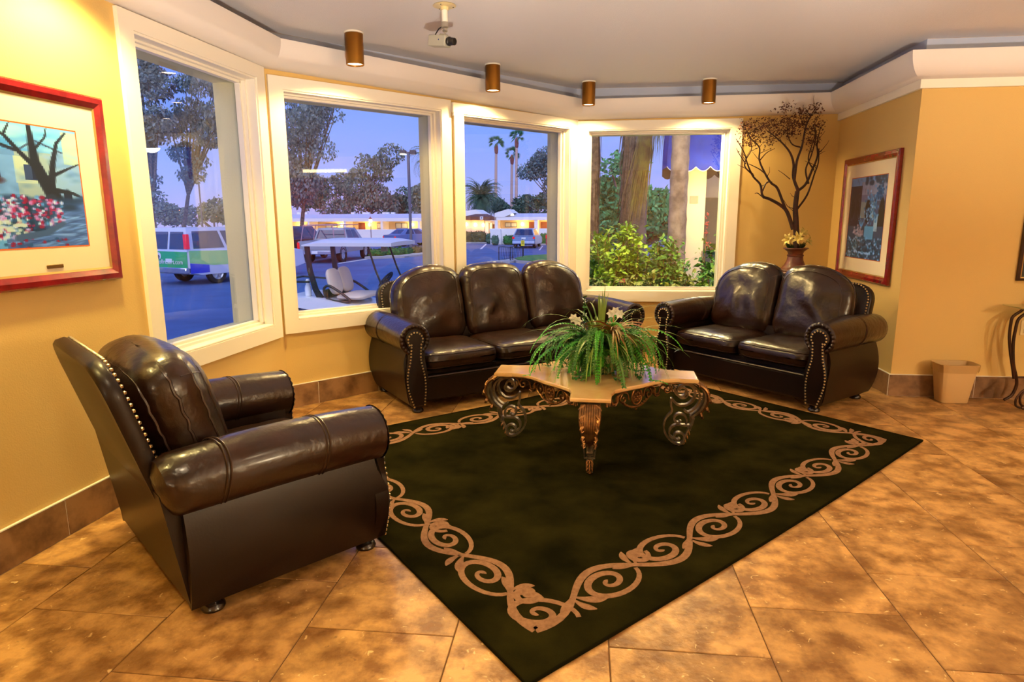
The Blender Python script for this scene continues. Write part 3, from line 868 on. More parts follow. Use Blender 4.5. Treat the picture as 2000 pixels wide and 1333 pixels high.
# openwork aprons between the legs
for i in range(4):
    E_ = edge_pts(i, .035, 60)
    seg_l = [0]
    for k in range(60): seg_l.append(seg_l[-1]+(E_[k+1]-E_[k]).length)
    Ltot = seg_l[-1]
    def onE(s, z):
        s = max(0, min(Ltot, s)); k = 0
        while k < 59 and seg_l[k+1] < s: k += 1
        f = (s-seg_l[k])/max(1e-6, seg_l[k+1]-seg_l[k]); p = E_[k].lerp(E_[k+1], f)
        return (p.x, p.y, TZ-.026+z)
    H_ = Ltot/2
    b = MB()
    def bar(pts, r): b.tube([onE(H_+p[0], p[1]) for p in pts], r, 7, flat=(1.5, .8))
    for m in (-1, 1):
        K = lambda pts: [(m*p[0], p[1]) for p in pts]
        bar(K(bez([(.060, -.062), (.075, -.020), (.115, -.012), (.150, -.030), (.156, -.062), (.190, -.066)], 8)), .0065)
        bar(K(spir2((.103, -.052), .030, .006, R_(75), R_(-330), 24)), .006)
        bar(K(bez([(.190, -.066), (.204, -.030), (.230, -.014), (.262, -.024)], 8)), .006)
        bar(K(spir2((.246, -.046), .026, .006, R_(60), R_(-300), 22)), .006)
        bar(K(bez([(.156, -.066), (.172, -.080), (.200, -.074)], 6)), .006)
        bar(K(bez([(.300, -.010), (.276, -.030), (.284, -.060)], 6)), .006)
        bar(K(bez([(.0, -.112), (.045, -.108), (.085, -.092), (.110, -.070)], 8)), .006)
    bar([(-Ltot*.46, -.004), (-.2, -.004), (0, -.004), (.2, -.004), (Ltot*.46, -.004)], .006)
    for k in range(13):
        s = -.105+.21*k/12; z = -.114+.040*(s/.105)**2
        p = onE(H_+s, z); b.ball(p, .0088, 6, 4)
    b.ball(onE(H_, -.128), .006, 6, 4)
    ap = b.build('apron', M_BRONZE, table)
    # rosette medallion
    c = Vector(onE(H_, -.052)); t = (Vector(onE(H_+.01, -.052))-Vector(onE(H_-.01, -.052))).normalized(); nn = t.cross(Vector((0, 0, 1)))
    Mr = Matrix((( t.x, 0, nn.x, c.x), (t.y, 0, nn.y, c.y), (t.z, 1, nn.z, c.z), (0, 0, 0, 1)))
    b = MB(); b.tube([(.040*cos(q), .046*sin(q), 0) for q in [2*PI*k/28 for k in range(28)]], .0062, 7, closed=True, M=Mr)
    for q in range(8):
        a = 2*PI*q/8; b.ball((.022*cos(a), .025*sin(a), .003), (.0095, .0095, .006), 7, 4, Mr)
    b.ball((0, 0, .004), (.010, .010, .008), 8, 5, Mr); b.lathe([(.001, -.004), (.034, -.004), (.034, -.001), (.001, -.001)], 20, M=Mr)
    b.build('rosette', M_BRONZE, ap)

# ---------------------------------------------------------------- plant arrangement
PX, PY, PZ = .115, 3.90, TZ+.0112
plant = thing('potted_fern', 'mixed arrangement of ferns, spider plant and ivy in a pale bowl on the marble table', 'plant', (PX, PY, PZ))
M_POT = mat('pale_bowl', (176, 176, 120), .5, var=((120, 128, 76), 9, 5, .4, .7), bump=(30, .3, .004))
M_F1 = mat('fern_green', (84, 180, 40), .45, var=((44, 128, 28), 7, 3, .35, .65)); M_F2 = mat('fern_dark', (44, 104, 26), .5, var=((78, 128, 34), 9, 3, .35, .65))
M_BLD = mat('spider_blade', (124, 148, 52), .45, var=((70, 112, 32), 6, 3, .4, .6)); M_RED = mat('bronze_blade', (150, 92, 54), .5, var=((140, 132, 60), 8, 3, .4, .62))
M_IVY = mat('ivy_green', (52, 116, 40), .4, var=((30, 72, 26), 20, 3, .4, .6)); M_WFL = mat('white_petal', (246, 244, 236), .6)
b = MB(); b.lathe([(.062, 0), (.085, .002), (.125, .045), (.142, .095), (.138, .130), (.126, .130), (.120, .10), (.02, .09)], 28); b.build('bowl', M_POT, plant)
b = MB(); b.lathe([(.10, .085), (.118, .10), (.119, .112), (.07, .125), (.001, .128)], 20); b.build('moss', mat('moss', (40, 62, 22), .9), plant)
rf = random.Random(11)
def arc(az, L, el0, droop, n=14, r0=.04):
    p = Vector((cos(az)*r0, sin(az)*r0, .12)); pts = [p.copy()]; el_ = el0
    for i in range(n):
        d = Vector((cos(az)*cos(el_), sin(az)*cos(el_), sin(el_))); p = p+d*(L/n); el_ -= droop/n*(1+.6*i/n)
        if p.z < .014: p.z = .016+.006*rf.random(); el_ = 0
        pts.append(p.copy())
    return pts
def frond(az, L, el0, droop, m, w=.034, name='frond'):
    pts = arc(az, L, el0, droop, 30); b = MB(); b.tube(pts[::3]+[pts[-1]], .0022, 4, cap=False)
    n = len(pts)
    for i in range(3, n):
        f = i/(n-1); T = (pts[min(i+1, n-1)]-pts[i-1]).normalized(); S = T.cross(Vector((0, 0, 1)))
        S = S.normalized() if S.length > .05 else Vector((-sin(az), cos(az), 0)); U = S.cross(T)
        ln = w*min(1, f*5)*(1-.8*max(0, f-.35)/.65)
        for s_ in (-1, 1):
            o_ = pts[i]; tip_ = o_+S*(s_*ln)+T*ln*.30-U*ln*(.15+.25*rf.random()); tip_.z = max(.004, tip_.z); hw_ = L/30*.52
            m1 = o_+S*(s_*ln*.45)+T*(ln*.13+hw_)+U*.002; m2 = o_+S*(s_*ln*.45)+T*(ln*.13-hw_)+U*.002
            b.add([o_, m2, tip_, m1], [(0, 1, 2, 3)])
    b.build(name, m, plant, smooth=False)
for k in range(84):
    az = rf.uniform(0, 2*PI)
    if rf.random() < .6: az = rf.uniform(R_(150), R_(330))
    frond(az, rf.uniform(.34, .58), R_(rf.uniform(35, 85)), R_(rf.uniform(95, 160)), M_F1 if rf.random() < .6 else M_F2, rf.uniform(.026, .040))
for k in range(46):
    az = rf.uniform(R_(160), R_(380)); frond(az, rf.uniform(.16, .30), R_(rf.uniform(0, 70)), R_(rf.uniform(80, 140)), M_F1 if rf.random() < .7 else M_F2, rf.uniform(.026, .036))
def blade(az, L, el0, droop, m, w=.008, name='blade', r0=.03, bz=0.):
    pts = arc(az, L, el0, droop, 12, r0)
    if bz: pts = [p+Vector((0, 0, bz)) for p in pts]
    b = MB(); vs = []
    for i, p in enumerate(pts):
        f = i/(len(pts)-1); S = Vector((-sin(az), cos(az), 0)); ww = w*(1-f**2.2)*min(1, .45+f*3)+.0006
        vs += [p-S*ww, p+S*ww, p+Vector((0, 0, -.25*ww))]
    fs = []
    for i in range(len(pts)-1):
        a = 3*i; fs += [(a, a+3, a+5, a+2), (a+2, a+5, a+4, a+1)]
    b.add(vs, fs); b.build(name, m, plant)
for k in range(110):
    az = rf.uniform(0, 2*PI); blade(az, rf.uniform(.30, .62), R_(rf.uniform(30, 85)), R_(rf.uniform(60, 150)), M_BLD, rf.uniform(.003, .0075))
for k in range(9): blade(rf.uniform(R_(70), R_(120)), rf.uniform(.36, .42), R_(rf.uniform(74, 88)), R_(rf.uniform(8, 40)), M_BLD, .008)
# bronze tuft facing the room
cx_, cy_ = .07, -.15
for k in range(64):
    az = rf.uniform(0, 2*PI); L = rf.uniform(.12, .24); el0 = R_(rf.uniform(-10, 70)); pts = []
    p = Vector((cx_, cy_, .27)); el_ = el0
    for i in range(9):
        pts.append(p.copy()); p = p+Vector((cos(az)*cos(el_), sin(az)*cos(el_)-.35, sin(el_)))*(L/8); el_ -= R_(9+rf.random()*6)
    b = MB(); vs = []
    for i, q in enumerate(pts):
        f = i/8; S = Vector((-sin(az), cos(az)*.6, .5)).normalized(); ww = .006*(1-f**2)+.0006; vs += [q-S*ww, q+S*ww]
    b.add(vs, [(2*i, 2*i+1, 2*i+3, 2*i+2) for i in range(8)]); b.build('bronze_blade', M_RED, plant)
# ivy trails with single leaves
def ivy_leaf(b, p, d, s_):
    d = d.normalized(); S = d.cross(Vector((0, 0, 1)))
    S = S.normalized() if S.length > .1 else Vector((1, 0, 0)); U = S.cross(d)
    q = [(0, 0), (.35, -.25), (.55, .15), (.28, .38), (.0, 1.0), (-.28, .38), (-.55, .15), (-.35, -.25)]
    vs = [p+S*(x*s_)+d*(y*s_)+U*(.12*s_*abs(x)) for x, y in q]+[p+d*(.3*s_)]
    b.add(vs, [(8, i, (i+1) % 8) for i in range(8)])
def ivy(pts, n, sc_=.03):
    P = bez(pts, 8); b = MB(); b.tube(P, .0018, 4, cap=False)
    for k in range(n):
        p = P[int((k+.6)/n*(len(P)-1))]; d = Vector((rf.uniform(-1, 1), rf.uniform(-1, .3), rf.uniform(-.9, .2))); ivy_leaf(b, p, d, sc_*rf.uniform(.7, 1.15))
    b.build('ivy_trail', M_IVY, plant, smooth=False)
ivy([(.10, .02, .20), (.24, .03, .27), (.34, .02, .20), (.42, -.02, .165), (.475, -.03, .15)], 8, .026)
ivy([(.10, -.06, .15), (.17, -.10, .11), (.21, -.14, .03), (.235, -.17, .012)], 9, .03)
ivy([(.02, -.12, .12), (.05, -.17, .07), (.08, -.20, .015), (.12, -.25, .012)], 9, .03)
ivy([(-.06, -.10, .12), (-.10, -.16, .08), (-.12, -.2, .02), (-.16, -.22, .012)], 10, .032)
ivy([(-.1, -.02, .12), (-.15, -.06, .07), (-.18, -.1, .02), (-.2, -.1, .012)], 10, .03)
for k in range(16):
    a = rf.uniform(PI, 2*PI); ivy([(cos(a)*.10, sin(a)*.10, .13), (cos(a)*.16, sin(a)*.16, rf.uniform(.08, .14)), (cos(a)*.18, sin(a)*.18, rf.uniform(.02, .07))], 8, .03)
for k in range(22):
    a = rf.uniform(0, 2*PI); ivy([(cos(a)*.06, sin(a)*.06, .13), (cos(a)*.12, sin(a)*.12, rf.uniform(.17, .28)), (cos(a)*.19, sin(a)*.19, rf.uniform(.12, .30))], 9, .034)
# upright sprig
b = MB(); b.tube([(-.09, .03, .14), (-.098, .03, .32), (-.10, .03, .47)], .002, 5)
for k in range(11):
    z = .30+.016*k; a = k*2.4; ivy_leaf(b, Vector((-.098, .03, z)), Vector((cos(a), sin(a), .6)), .030)
b.build('sprig', M_IVY, plant, smooth=False)
# white flowers
for (x, y, z) in ((-.165, -.03, .34), (-.14, -.04, .325), (.09, .04, .375), (.115, .03, .36), (.065, .05, .36)):
    b = MB()
    for q in range(6):
        a = 2*PI*q/6; d = Vector((cos(a), -.35, sin(a))); S = Vector((-sin(a), 0, cos(a))); o_ = Vector((x, y, z))
        b.add([o_, o_+d*.018-S*.010, o_+d*.032, o_+d*.018+S*.010], [(0, 1, 2, 3)])
    b.ball((x, y-.006, z), .005, 6, 4); b.build('flower', M_WFL, plant, smooth=False)
# ================================================================== PICTURES AND SMALL THINGS
import numpy as np
M_CHERRY = mat('cherry_frame', (142, 22, 26), .25, coat=.4, var=((104, 12, 16), 14, 4, .35, .7))
M_LIP = mat('gold_lip', (196, 160, 96), .35, metal=.7)
M_MATB = mat('mat_board', (238, 222, 192), .9)
M_PLAQ = mat('plaque_brass', (120, 88, 40), .4, metal=.6)
def blob(A, u, v, ru, rv, c, soft=.25, ang=0., al=1.):
    h, w = A.shape[:2]; V, U = np.mgrid[0:h, 0:w]; U = (U+.5)/w-u; V = (V+.5)/h-v
    x = U*cos(ang)+V*sin(ang); y = -U*sin(ang)+V*cos(ang)
    d = np.sqrt((x/ru)**2+(y/rv)**2); m = np.clip((1-d)/soft, 0, 1)*al
    A[:] = A*(1-m[..., None])+np.array(c, float)*m[..., None]
def rect(A, u0, v0, u1, v1, c, al=1.):
    h, w = A.shape[:2]; q = A[int(v0*h):int(v1*h), int(u0*w):int(u1*w)]; q[:] = q*(1-al)+np.array(c, float)*al
def stroke(A, pts, w0, w1, c):
    P = [Vector(p) for p in pts]; L = sum((P[i+1]-P[i]).length for i in range(len(P)-1)); a = 0
    for i in range(len(P)-1):
        d = (P[i+1]-P[i]).length; n = max(2, int(d/.008))
        for k in range(n):
            p = P[i].lerp(P[i+1], k/n); f = (a+d*k/n)/L; r = w0+(w1-w0)*f; blob(A, p.x, p.y, r, r*1.15, c, .5, 0, .9)
        a += d
def courtyard():
    r = random.Random(3); A = np.zeros((112, 128, 3)); A[:] = (150, 190, 196)
    # three fifths of the width are past the frame of the photograph
    X = lambda u: .42+.58*u
    for k in range(60): blob(A, r.random(), r.uniform(0, .3), .10, .04, r.choice([(196, 222, 214), (120, 176, 190), (214, 226, 200)]), .8, r.uniform(-.4, .4), .6)
    rect(A, .0, .22, X(.5), .62, (150, 172, 184)); rect(A, X(.0), .26, X(.42), .62, (164, 184, 194)); rect(A, X(.42), .22, X(.74), .60, (206, 196, 166))
    rect(A, X(.74), .20, X(1.), .66, (196, 200, 190)); rect(A, X(.86), .02, X(1.), .30, (244, 226, 164), .8); rect(A, X(.40), .26, X(.60), .48, (244, 222, 168), .8)
    for k in range(120): blob(A, r.random(), r.uniform(.2, .62), .05, .03, r.choice([(120, 150, 168), (188, 200, 204), (150, 168, 182)]), .9, r.uniform(-1, 1), .35)
    rect(A, X(.18), .30, X(.28), .44, (58, 62, 84)); rect(A, X(.0), .30, X(.03), .44, (58, 62, 84)); rect(A, X(.48), .33, X(.66), .45, (92, 104, 122)); rect(A, X(.55), .34, X(.62), .44, (62, 72, 92))
    rect(A, .1, .30, .18, .44, (58, 62, 84)); rect(A, .26, .32, .33, .45, (70, 76, 96))
    stroke(A, [(.0, .25), (X(.1), .14), (X(.42), .22)], .008, .008, (84, 92, 112)); stroke(A, [(X(.42), .22), (X(.6), .12), (X(.85), .20)], .008, .008, (100, 108, 122))
    blob(A, X(.1), .45, .13, .05, (112, 64, 66), .3, .1); blob(A, X(.10), .58, .055, .11, (40, 44, 64), .2); blob(A, X(.85), .60, .03, .10, (54, 68, 84), .2)
    tr = (62, 66, 72)
    stroke(A, [(X(.70), .72), (X(.73), .60), (X(.64), .44), (X(.58), .30), (X(.56), .0)], .055, .014, tr); stroke(A, [(X(.70), .52), (X(.74), .30), (X(.80), .12), (X(.90), .02)], .026, .008, tr)
    stroke(A, [(X(.60), .36), (X(.45), .22), (X(.34), .10), (X(.20), .06), (X(0), .10)], .020, .007, tr); stroke(A, [(X(.68), .42), (X(.86), .34), (X(1), .28)], .018, .006, tr)
    stroke(A, [(X(.45), .22), (X(.25), .16), (X(.05), .22)], .012, .005, tr); stroke(A, [(X(.58), .2), (X(.70), .08), (X(.72), 0)], .012, .005, tr); stroke(A, [(X(.34), .10), (X(.40), .0)], .010, .005, tr)
    stroke(A, [(X(.70), .58), (X(.55), .66), (X(.40), .72)], .03, .02, (76, 84, 92)); stroke(A, [(X(.74), .52), (X(.90), .54), (X(1), .58)], .022, .010, tr)
    rect(A, X(.25), .63, X(1), 1., (124, 144, 168))
    for k in range(140): blob(A, X(r.uniform(.3, 1)), r.uniform(.66, 1.), r.uniform(.03, .10), .010, r.choice([(86, 104, 134), (168, 186, 202), (196, 206, 210), (104, 126, 150)]), .7, r.uniform(-.5, .1), .6)
    for k in range(60): blob(A, r.uniform(.2, 1.), r.uniform(.58, .68), .07, .035, r.choice([(70, 96, 116), (110, 138, 156), (52, 84, 100)]), .8, r.uniform(-.4, .4), .7)
    for k in range(40): blob(A, X(r.uniform(-.1, .7)), r.uniform(.64, .9), .07, .05, r.choice([(40, 84, 96), (56, 108, 120), (34, 66, 84)]), .7, 0, .8)
    for k in range(760):
        u = r.uniform(.2, X(.78)); v = r.uniform(.58, .92); 
        if v < .56+.10*abs(u-.55): continue
        if u > X(.5) and v > .86-.1*r.random(): continue
        c = r.choice([(214, 40, 84), (226, 72, 110), (240, 160, 182), (246, 226, 236), (246, 196, 206), (60, 116, 134), (44, 88, 104), (130, 176, 190), (196, 36, 78), (250, 236, 226)])
        blob(A, u, v, r.uniform(.010, .022), r.uniform(.012, .026), c, .6, 0, .95)
    for k in range(26): blob(A, X(r.uniform(.18, .42)), r.uniform(.78, .88), .018, .018, (246, 226, 186), .5, 0, .9)
    stroke(A, [(X(.35), .92), (X(.60), .88), (X(.78), .80)], .03, .02, (112, 128, 140))
    for k in range(22): blob(A, X(r.uniform(0, .8)), r.uniform(.93, 1.), .014, .014, r.choice([(196, 44, 84), (70, 120, 140)]), .5)
    return A
def fountain_court():
    r = random.Random(5); A = np.zeros((120, 92, 3)); A[:] = (120, 112, 124)
    rect(A, 0, 0, 1, .2, (150, 176, 184)); rect(A, .32, .06, 1, .24, (192, 174, 168)); rect(A, .34, .22, .98, .30, (166, 150, 154)); rect(A, 0, .10, .34, .8, (84, 68, 84)); rect(A, .34, .30, .72, .50, (188, 176, 148))
    for k in range(20): blob(A, r.uniform(.45, 1), r.uniform(0, .08), .06, .04, (40, 84, 100), .7)
    blob(A, .55, .42, .09, .16, (44, 40, 52), .2); blob(A, .92, .42, .07, .18, (36, 44, 46), .2); rect(A, .84, .40, 1., .66, (40, 50, 48))
    for u in (.1, .24): blob(A, u, .38, .06, .14, (60, 48, 66), .3)
    rect(A, .0, .60, 1, 1, (96, 108, 116)); rect(A, .74, .46, .84, .66, (206, 206, 186))
    for k in range(260): blob(A, r.random(), r.random(), .05, .02, r.choice([(150, 140, 150), (96, 82, 100), (180, 170, 160)]), .9, r.uniform(-2, 2), .18)
    for k in range(130): blob(A, r.gauss(.66, .10), r.gauss(.40, .12), .028, .02, r.choice([(128, 178, 184), (90, 146, 160), (186, 208, 200)]), .6, r.uniform(-1, 1), .9)
    for k in range(50): blob(A, r.gauss(.84, .05), r.gauss(.20, .05), .03, .02, r.choice([(60, 132, 152), (40, 104, 124)]), .6)
    for k in range(9): stroke(A, [(.40, .62), (.40+.11*cos(k*.7), .50-.05*sin(k*.7))], .012, .003, (140, 196, 200))
    rect(A, .50, .60, .76, .76, (140, 186, 186))
    for k in range(60): blob(A, r.gauss(.34, .07), r.gauss(.68, .035), .030, .02, r.choice([(226, 190, 172), (214, 166, 150), (196, 176, 160)]), .6)
    blob(A, .30, .82, .13, .12, (140, 136, 126), .3); blob(A, .52, .90, .32, .06, (190, 206, 204), .3); blob(A, .52, .885, .26, .04, (66, 100, 112), .3)
    for k in range(240): blob(A, r.uniform(0, 1), r.uniform(.74, 1), .03, .02, r.choice([(36, 104, 112), (60, 140, 150), (160, 196, 196), (50, 74, 80), (206, 216, 210)]), .6, 0, .7)
    return A
def picture(name, label, M, w, h, fw, mw, art, plaque=False, fm=None):
    root = thing(name, label, 'picture', M.translation, 0); root.matrix_world = M
    # local x to the right, y into the wall, z up; the wall is y = 0
    b = MB()
    o_ = [(-w/2, -h/2), (w/2, -h/2), (w/2, h/2), (-w/2, h/2)]
    prof = [(0, -.001), (0, -.024), (.008, -.032), (fw*.55, -.034), (fw*.8, -.026), (fw, -.020), (fw, -.004)]
    vs = []
    for u, y in prof:
        for (x, z) in o_: vs.append((x-math.copysign(u, x), y, z-math.copysign(u, z)))
    n = len(prof); fs = [(i*4+k, i*4+(k+1) % 4, (i+1)*4+(k+1) % 4, (i+1)*4+k) for i in range(n-1) for k in range(4)]
    b.add(vs, fs); b.build('frame', fm or M_CHERRY, root, ang=25)
    b = MB(); i0 = fw-.001
    for k, (q, yy) in enumerate(((fw-.002, -.022), (fw+.007, -.018))):
        for (x, z) in o_: b.v.append((x-math.copysign(q, x), yy, z-math.copysign(q, z)))
    b.f += [(k, (k+1) % 4, 4+(k+1) % 4, 4+k) for k in range(4)]; b.build('gold_lip', M_LIP, root, smooth=False)
    b = MB(); b.box(-w/2+fw-.003, w/2-fw+.003, -.0155, -.002, -h/2+fw-.003, h/2-fw+.003); b.build('mat_board', M_MATB, root, smooth=False)
    W = w-2*(fw+mw); H = h-2*(fw+mw)
    b = MB()
    for q, yy in ((.006, -.0162), (0, -.0156)):
        for (sx_, sz_) in ((-1, -1), (1, -1), (1, 1), (-1, 1)): b.v.append((sx_*(W/2+q), yy, sz_*(H/2+q)))
    b.f += [(k, (k+1) % 4, 4+(k+1) % 4, 4+k) for k in range(4)]; b.build('inner_mat', mat('orange_mat', (196, 96, 40), .8), root, smooth=False)
    A = art(); A = np.clip(255*(np.clip(A, 0, 255)/255)**1.5*np.array((.74, .98, 1.45)), 0, 255); nh, nw = A.shape[:2]
    vs = [(-W/2+W*i/nw, -.0160, H/2-H*j/nh) for j in range(nh+1) for i in range(nw+1)]
    fs = [(j*(nw+1)+i, (j+1)*(nw+1)+i, (j+1)*(nw+1)+i+1, j*(nw+1)+i+1) for j in range(nh) for i in range(nw)]
    me = bpy.data.meshes.new('print'); me.from_pydata(vs, [], fs); me.update()
    ca = me.color_attributes.new('paint', 'FLOAT_COLOR', 'CORNER')
    L = np.clip(A/255, 0, 1); L = np.where(L <= .04045, L/12.92, ((L+.055)/1.055)**2.4)
    col = np.ones((nh*nw, 4, 4), np.float32); col[:, :, :3] = L.reshape(-1, 1, 3)
    ca.data.foreach_set('color', col.ravel())
    me.materials.append(mat('print_paper', (255, 255, 255), .35, attr='paint')); inst('print', me, root)
    if plaque:
        b = MB(); b.cbox(plaque-.042, plaque+.042, -.0205, -.0155, -h/2+fw+.022, -h/2+fw+.038, .002); b.build('plaque', M_PLAQ, root)
    return root
def on_wall(p0, p1, s, z):
    M, a, L = frame(p0, p1); return M @ Matrix.Translation((s, -.002, z))
picture('framed_print', 'wide cherry-red framed print of a flowering courtyard on the left wall', on_wall(PL, K1, 6.6+.175, 1.535), 1.25, .835, .055, .115, courtyard, plaque=.26)
picture('framed_print', 'tall cherry-red framed print of a garden fountain beside the urn', on_wall(K3, KO, .825, 1.385), 1.075, 1.06, .058, .125, fountain_court)
def dark_art():
    A = np.zeros((30, 40, 3)); A[:] = (52, 56, 30); r = random.Random(2)
    for k in range(80): blob(A, r.random(), r.random(), .12, .08, r.choice([(44, 48, 24), (70, 66, 36), (36, 40, 24)]), .8)
    return A
picture('framed_print', 'dark framed print at the edge of view above the glass console', on_wall(KO, KF, 1.36, 1.33), 1.1, .82, .02, .004, dark_art, fm=mat('dark_frame', (58, 34, 22), .4))

# brass cylinder downlights under the ceiling along the bay
M_BRASS = mat('satin_brass', (176, 124, 48), .34, metal=.9, var=((140, 92, 34), 3, 2, .4, .6))
M_LAMP = mat('lamp_glow', (255, 236, 200), .5, emit=14., ecol=(255, 226, 180))
M_WHITE = mat('white_enamel', (236, 232, 220), .4)
names = ['brass cylinder downlight closest to the left window, largest of the row in view', 'brass cylinder downlight above the post between the two bay windows',
         'brass cylinder downlight above the corner post of the bay and garden windows', 'brass cylinder downlight above the right half of the garden window']
for (x, y), lb in zip(((-1.575, 4.53), (-.765, 5.57), (.03, 6.36), (1.135, 6.40)), names):
    t = thing('downlight', lb, 'lamp', (x, y, CEIL_Z), 0, 'brass ceiling cylinders along the bay')
    b = MB(); b.lathe([(.030, -.002), (.066, -.003), (.066, -.012), (.060, -.016)], 28); b.build('canopy', M_WHITE, t)
    b = MB(); b.lathe([(.058, -.010), (.0615, -.012), (.0615, -.212), (.0585, -.215), (.056, -.212), (.054, -.10), (.03, -.06)], 32); b.build('body', M_BRASS, t)
    b = MB(); b.lathe([(.0001, -.196), (.030, -.206), (.0545, -.203), (.0545, -.199), (.0001, -.190)], 24, cap=False); b.build('bulb', M_LAMP, t)
    light('downlight_lamp', 'SPOT', (x, y, CEIL_Z-.222), (55 if x > .5 else 85), (1., .70, .27), .05, aim=(x, y, 0), spot=R_(150), blend=.35)

# security camera hanging from the ceiling
sx0, sy0 = -.845, 4.06
t = thing('security_camera', 'grey security camera on a white ceiling mount between two brass downlights', 'camera', (sx0, sy0, CEIL_Z))
M_GREY = mat('grey_plastic', (168, 168, 156), .45); M_BLK = mat('black_plastic', (18, 17, 18), .4); M_STEEL = mat('steel', (190, 186, 176), .3, metal=.9)
b = MB(); b.lathe([(.001, -.001), (.066, -.002), (.070, -.006), (.060, -.010), (.026, -.013), (.024, -.03), (.001, -.03)], 28); b.build('ceiling_plate', mat('cream_metal', (232, 214, 160), .35, metal=.2), t)
b = MB()
for a in (0, 1, 2): b.ball((.052*cos(2*PI*a/3+.3), .052*sin(2*PI*a/3+.3), -.009), .005, 6, 4)
b.build('screw', M_BLK, t)
b = MB(); b.lathe([(.019, -.013), (.019, -.098), (.001, -.098)], 18); b.build('pipe', M_WHITE, t)
b = MB(); b.lathe([(.021, -.096), (.021, -.126), (.014, -.132), (.014, -.140), (.017, -.146), (.011, -.152), (.006, -.152), (.006, -.178)], 16); b.build('ball_joint', M_STEEL, t)
az = R_(-28); Mc = Matrix.Translation((-.018, -.01, -.205)) @ Matrix.Rotation(az, 4, 'Z') @ Matrix.Rotation(R_(9), 4, 'Y')
b = MB(); b.cbox(-.085, .048, -.032, .032, -.031, .030, .004, Mc); b.cbox(-.01, .03, -.02, .02, .028, .040, .004, Mc); body = b.build('housing', M_GREY, t, ang=25)
b = MB(); Ml = Mc @ Matrix.Rotation(R_(90), 4, 'Y'); b.lathe([(.024, .046), (.026, .062), (.022, .066), (.021, .098), (.017, .1), (.015, .094), (.001, .092)], 20, M=Ml); b.build('lens', M_BLK, body)
b = MB(); b.ball(tuple(Mc @ Vector((.0, -.0325, .004))), .004, 6, 4); b.build('button', mat('blue_led', (40, 60, 130), .4), body)
b = MB(); b.tube([tuple(Vector(p)) for p in ((-.014, 0, -.118), (-.04, .012, -.128), (-.07, .04, -.155), (-.075, .05, -.176))], .0035, 6); b.build('cable', M_BLK, t)

# small contact sensor on the post between the bay windows
M, a, L = frame(K1, K2); p = M @ Vector((1.558, 0, 2.315))
t = thing('sensor', 'small cream sensor box at the top of the post between the bay windows', 'sensor', p, a)
b = MB(); b.cbox(-.016, .016, -.052, -.023, -.045, .036, .004); b.build('housing', M_TRIM, t); b = MB(); b.cbox(-.011, .013, -.050, -.024, -.072, -.0455, .003); b.build('magnet', M_TRIM, t)

# wastebasket with a clear liner
t = thing('wastebasket', 'small tan plastic wastebasket with clear liner against the orange wall', 'wastebasket', (2.83, 5.085, .001))
M_BIN = mat('tan_plastic', (208, 176, 124), .45)
def binring(z, k):
    hx = .098+.040*(z/.30); hy = .062+.026*(z/.30); out = []
    for q in range(32):
        a = 2*PI*q/32; c_, s_ = cos(a), sin(a); r_ = (abs(c_)**6+abs(s_)**6)**(-1/6); out.append(((hx-k)*c_*r_, (hy-k)*s_*r_, z))
    return out
def rings(rs, m, name, par, capb=True):
    b = MB(); n = 32; vs = []
    for r_ in rs: vs += r_
    fs = [(i*n+k, i*n+(k+1) % n, (i+1)*n+(k+1) % n, (i+1)*n+k) for i in range(len(rs)-1) for k in range(n)]
    if capb: fs.append(tuple(range(n))[::-1])
    b.add(vs, fs)
    if capb and len(rs) > 4: b.f.append(tuple((len(rs)-1)*n+k for k in range(n)))
    return b.build(name, m, par, ang=35)
rings([binring(0, 0), binring(.004, -.002), binring(.288, 0), binring(.289, -.006), binring(.300, -.007), binring(.301, 0), binring(.29, .004), binring(.02, .004)], M_BIN, 'bucket', t)
M_LINER = glass_mat('clear_liner', (.93, .90, .84), 1.6)
def wob(r_, a_, sd): return [(x*(1+a_*noise.noise(Vector((x*30, y*30, z*20+sd)))), y*(1+a_*noise.noise(Vector((x*30, y*30, z*20+sd+4)))), z+.006*noise.noise(Vector((x*18, y*18, sd)))) for x, y, z in r_]
rings([wob(binring(.238, -.010), .05, 1), wob(binring(.262, -.012), .03, 2), binring(.300, -.0095), binring(.3035, -.004), wob(binring(.292, .012), .04, 3), wob(binring(.20, .016), .05, 5), wob(binring(.10, .022), .05, 6)], M_LINER, 'liner', t, False)

# console table of dark iron with a glass top
t = thing('console_table', 'glass-topped console table on curved dark iron legs against the orange wall', 'table', (3.75, 5.0, .001))
M_IRON = mat('dark_iron', (70, 40, 22), .42, metal=.45, var=((44, 26, 16), 10, 4, .4, .65)); M_GTOP = glass_mat('table_glass', (.86, .93, .86), 1.4)
b = MB(); b.cbox(-.60, .60, -.17, .165, .735, .745, .003); b.build('glass_top', M_GTOP, t)
for s_ in (-1, 1):
    b = MB()
    A1 = bez([(-.475, .732), (-.500, .700), (-.552, .655), (-.560, .60), (-.556, .50), (-.532, .38), (-.497, .25), (-.480, .18)], 8)
    A2 = bez([(-.425, .732), (-.455, .690), (-.508, .640), (-.520, .57), (-.522, .45), (-.500, .30), (-.468, .20), (-.455, .13), (-.478, .05), (-.530, .010)], 8)
    A3 = bez([(-.480, .18), (-.540, .14), (-.575, .08), (-.572, .030), (-.540, .012)], 8); A4 = bez([(-.500, .16), (-.545, .11), (-.545, .05), (-.510, .012)], 8)
    for P_ in (A1, A2): b.tube([(-s_*p[0], -.10, p[1]) for p in P_], .013, 8)
    for P_ in (A3, A4): b.tube([(-s_*p[0], -.10, p[1]) for p in P_], .008, 8)
    for P_ in (A1, A2): b.tube([(-s_*p[0]*.98, .12, p[1]) for p in P_], .011, 8)
    b.build('leg', M_IRON, t)
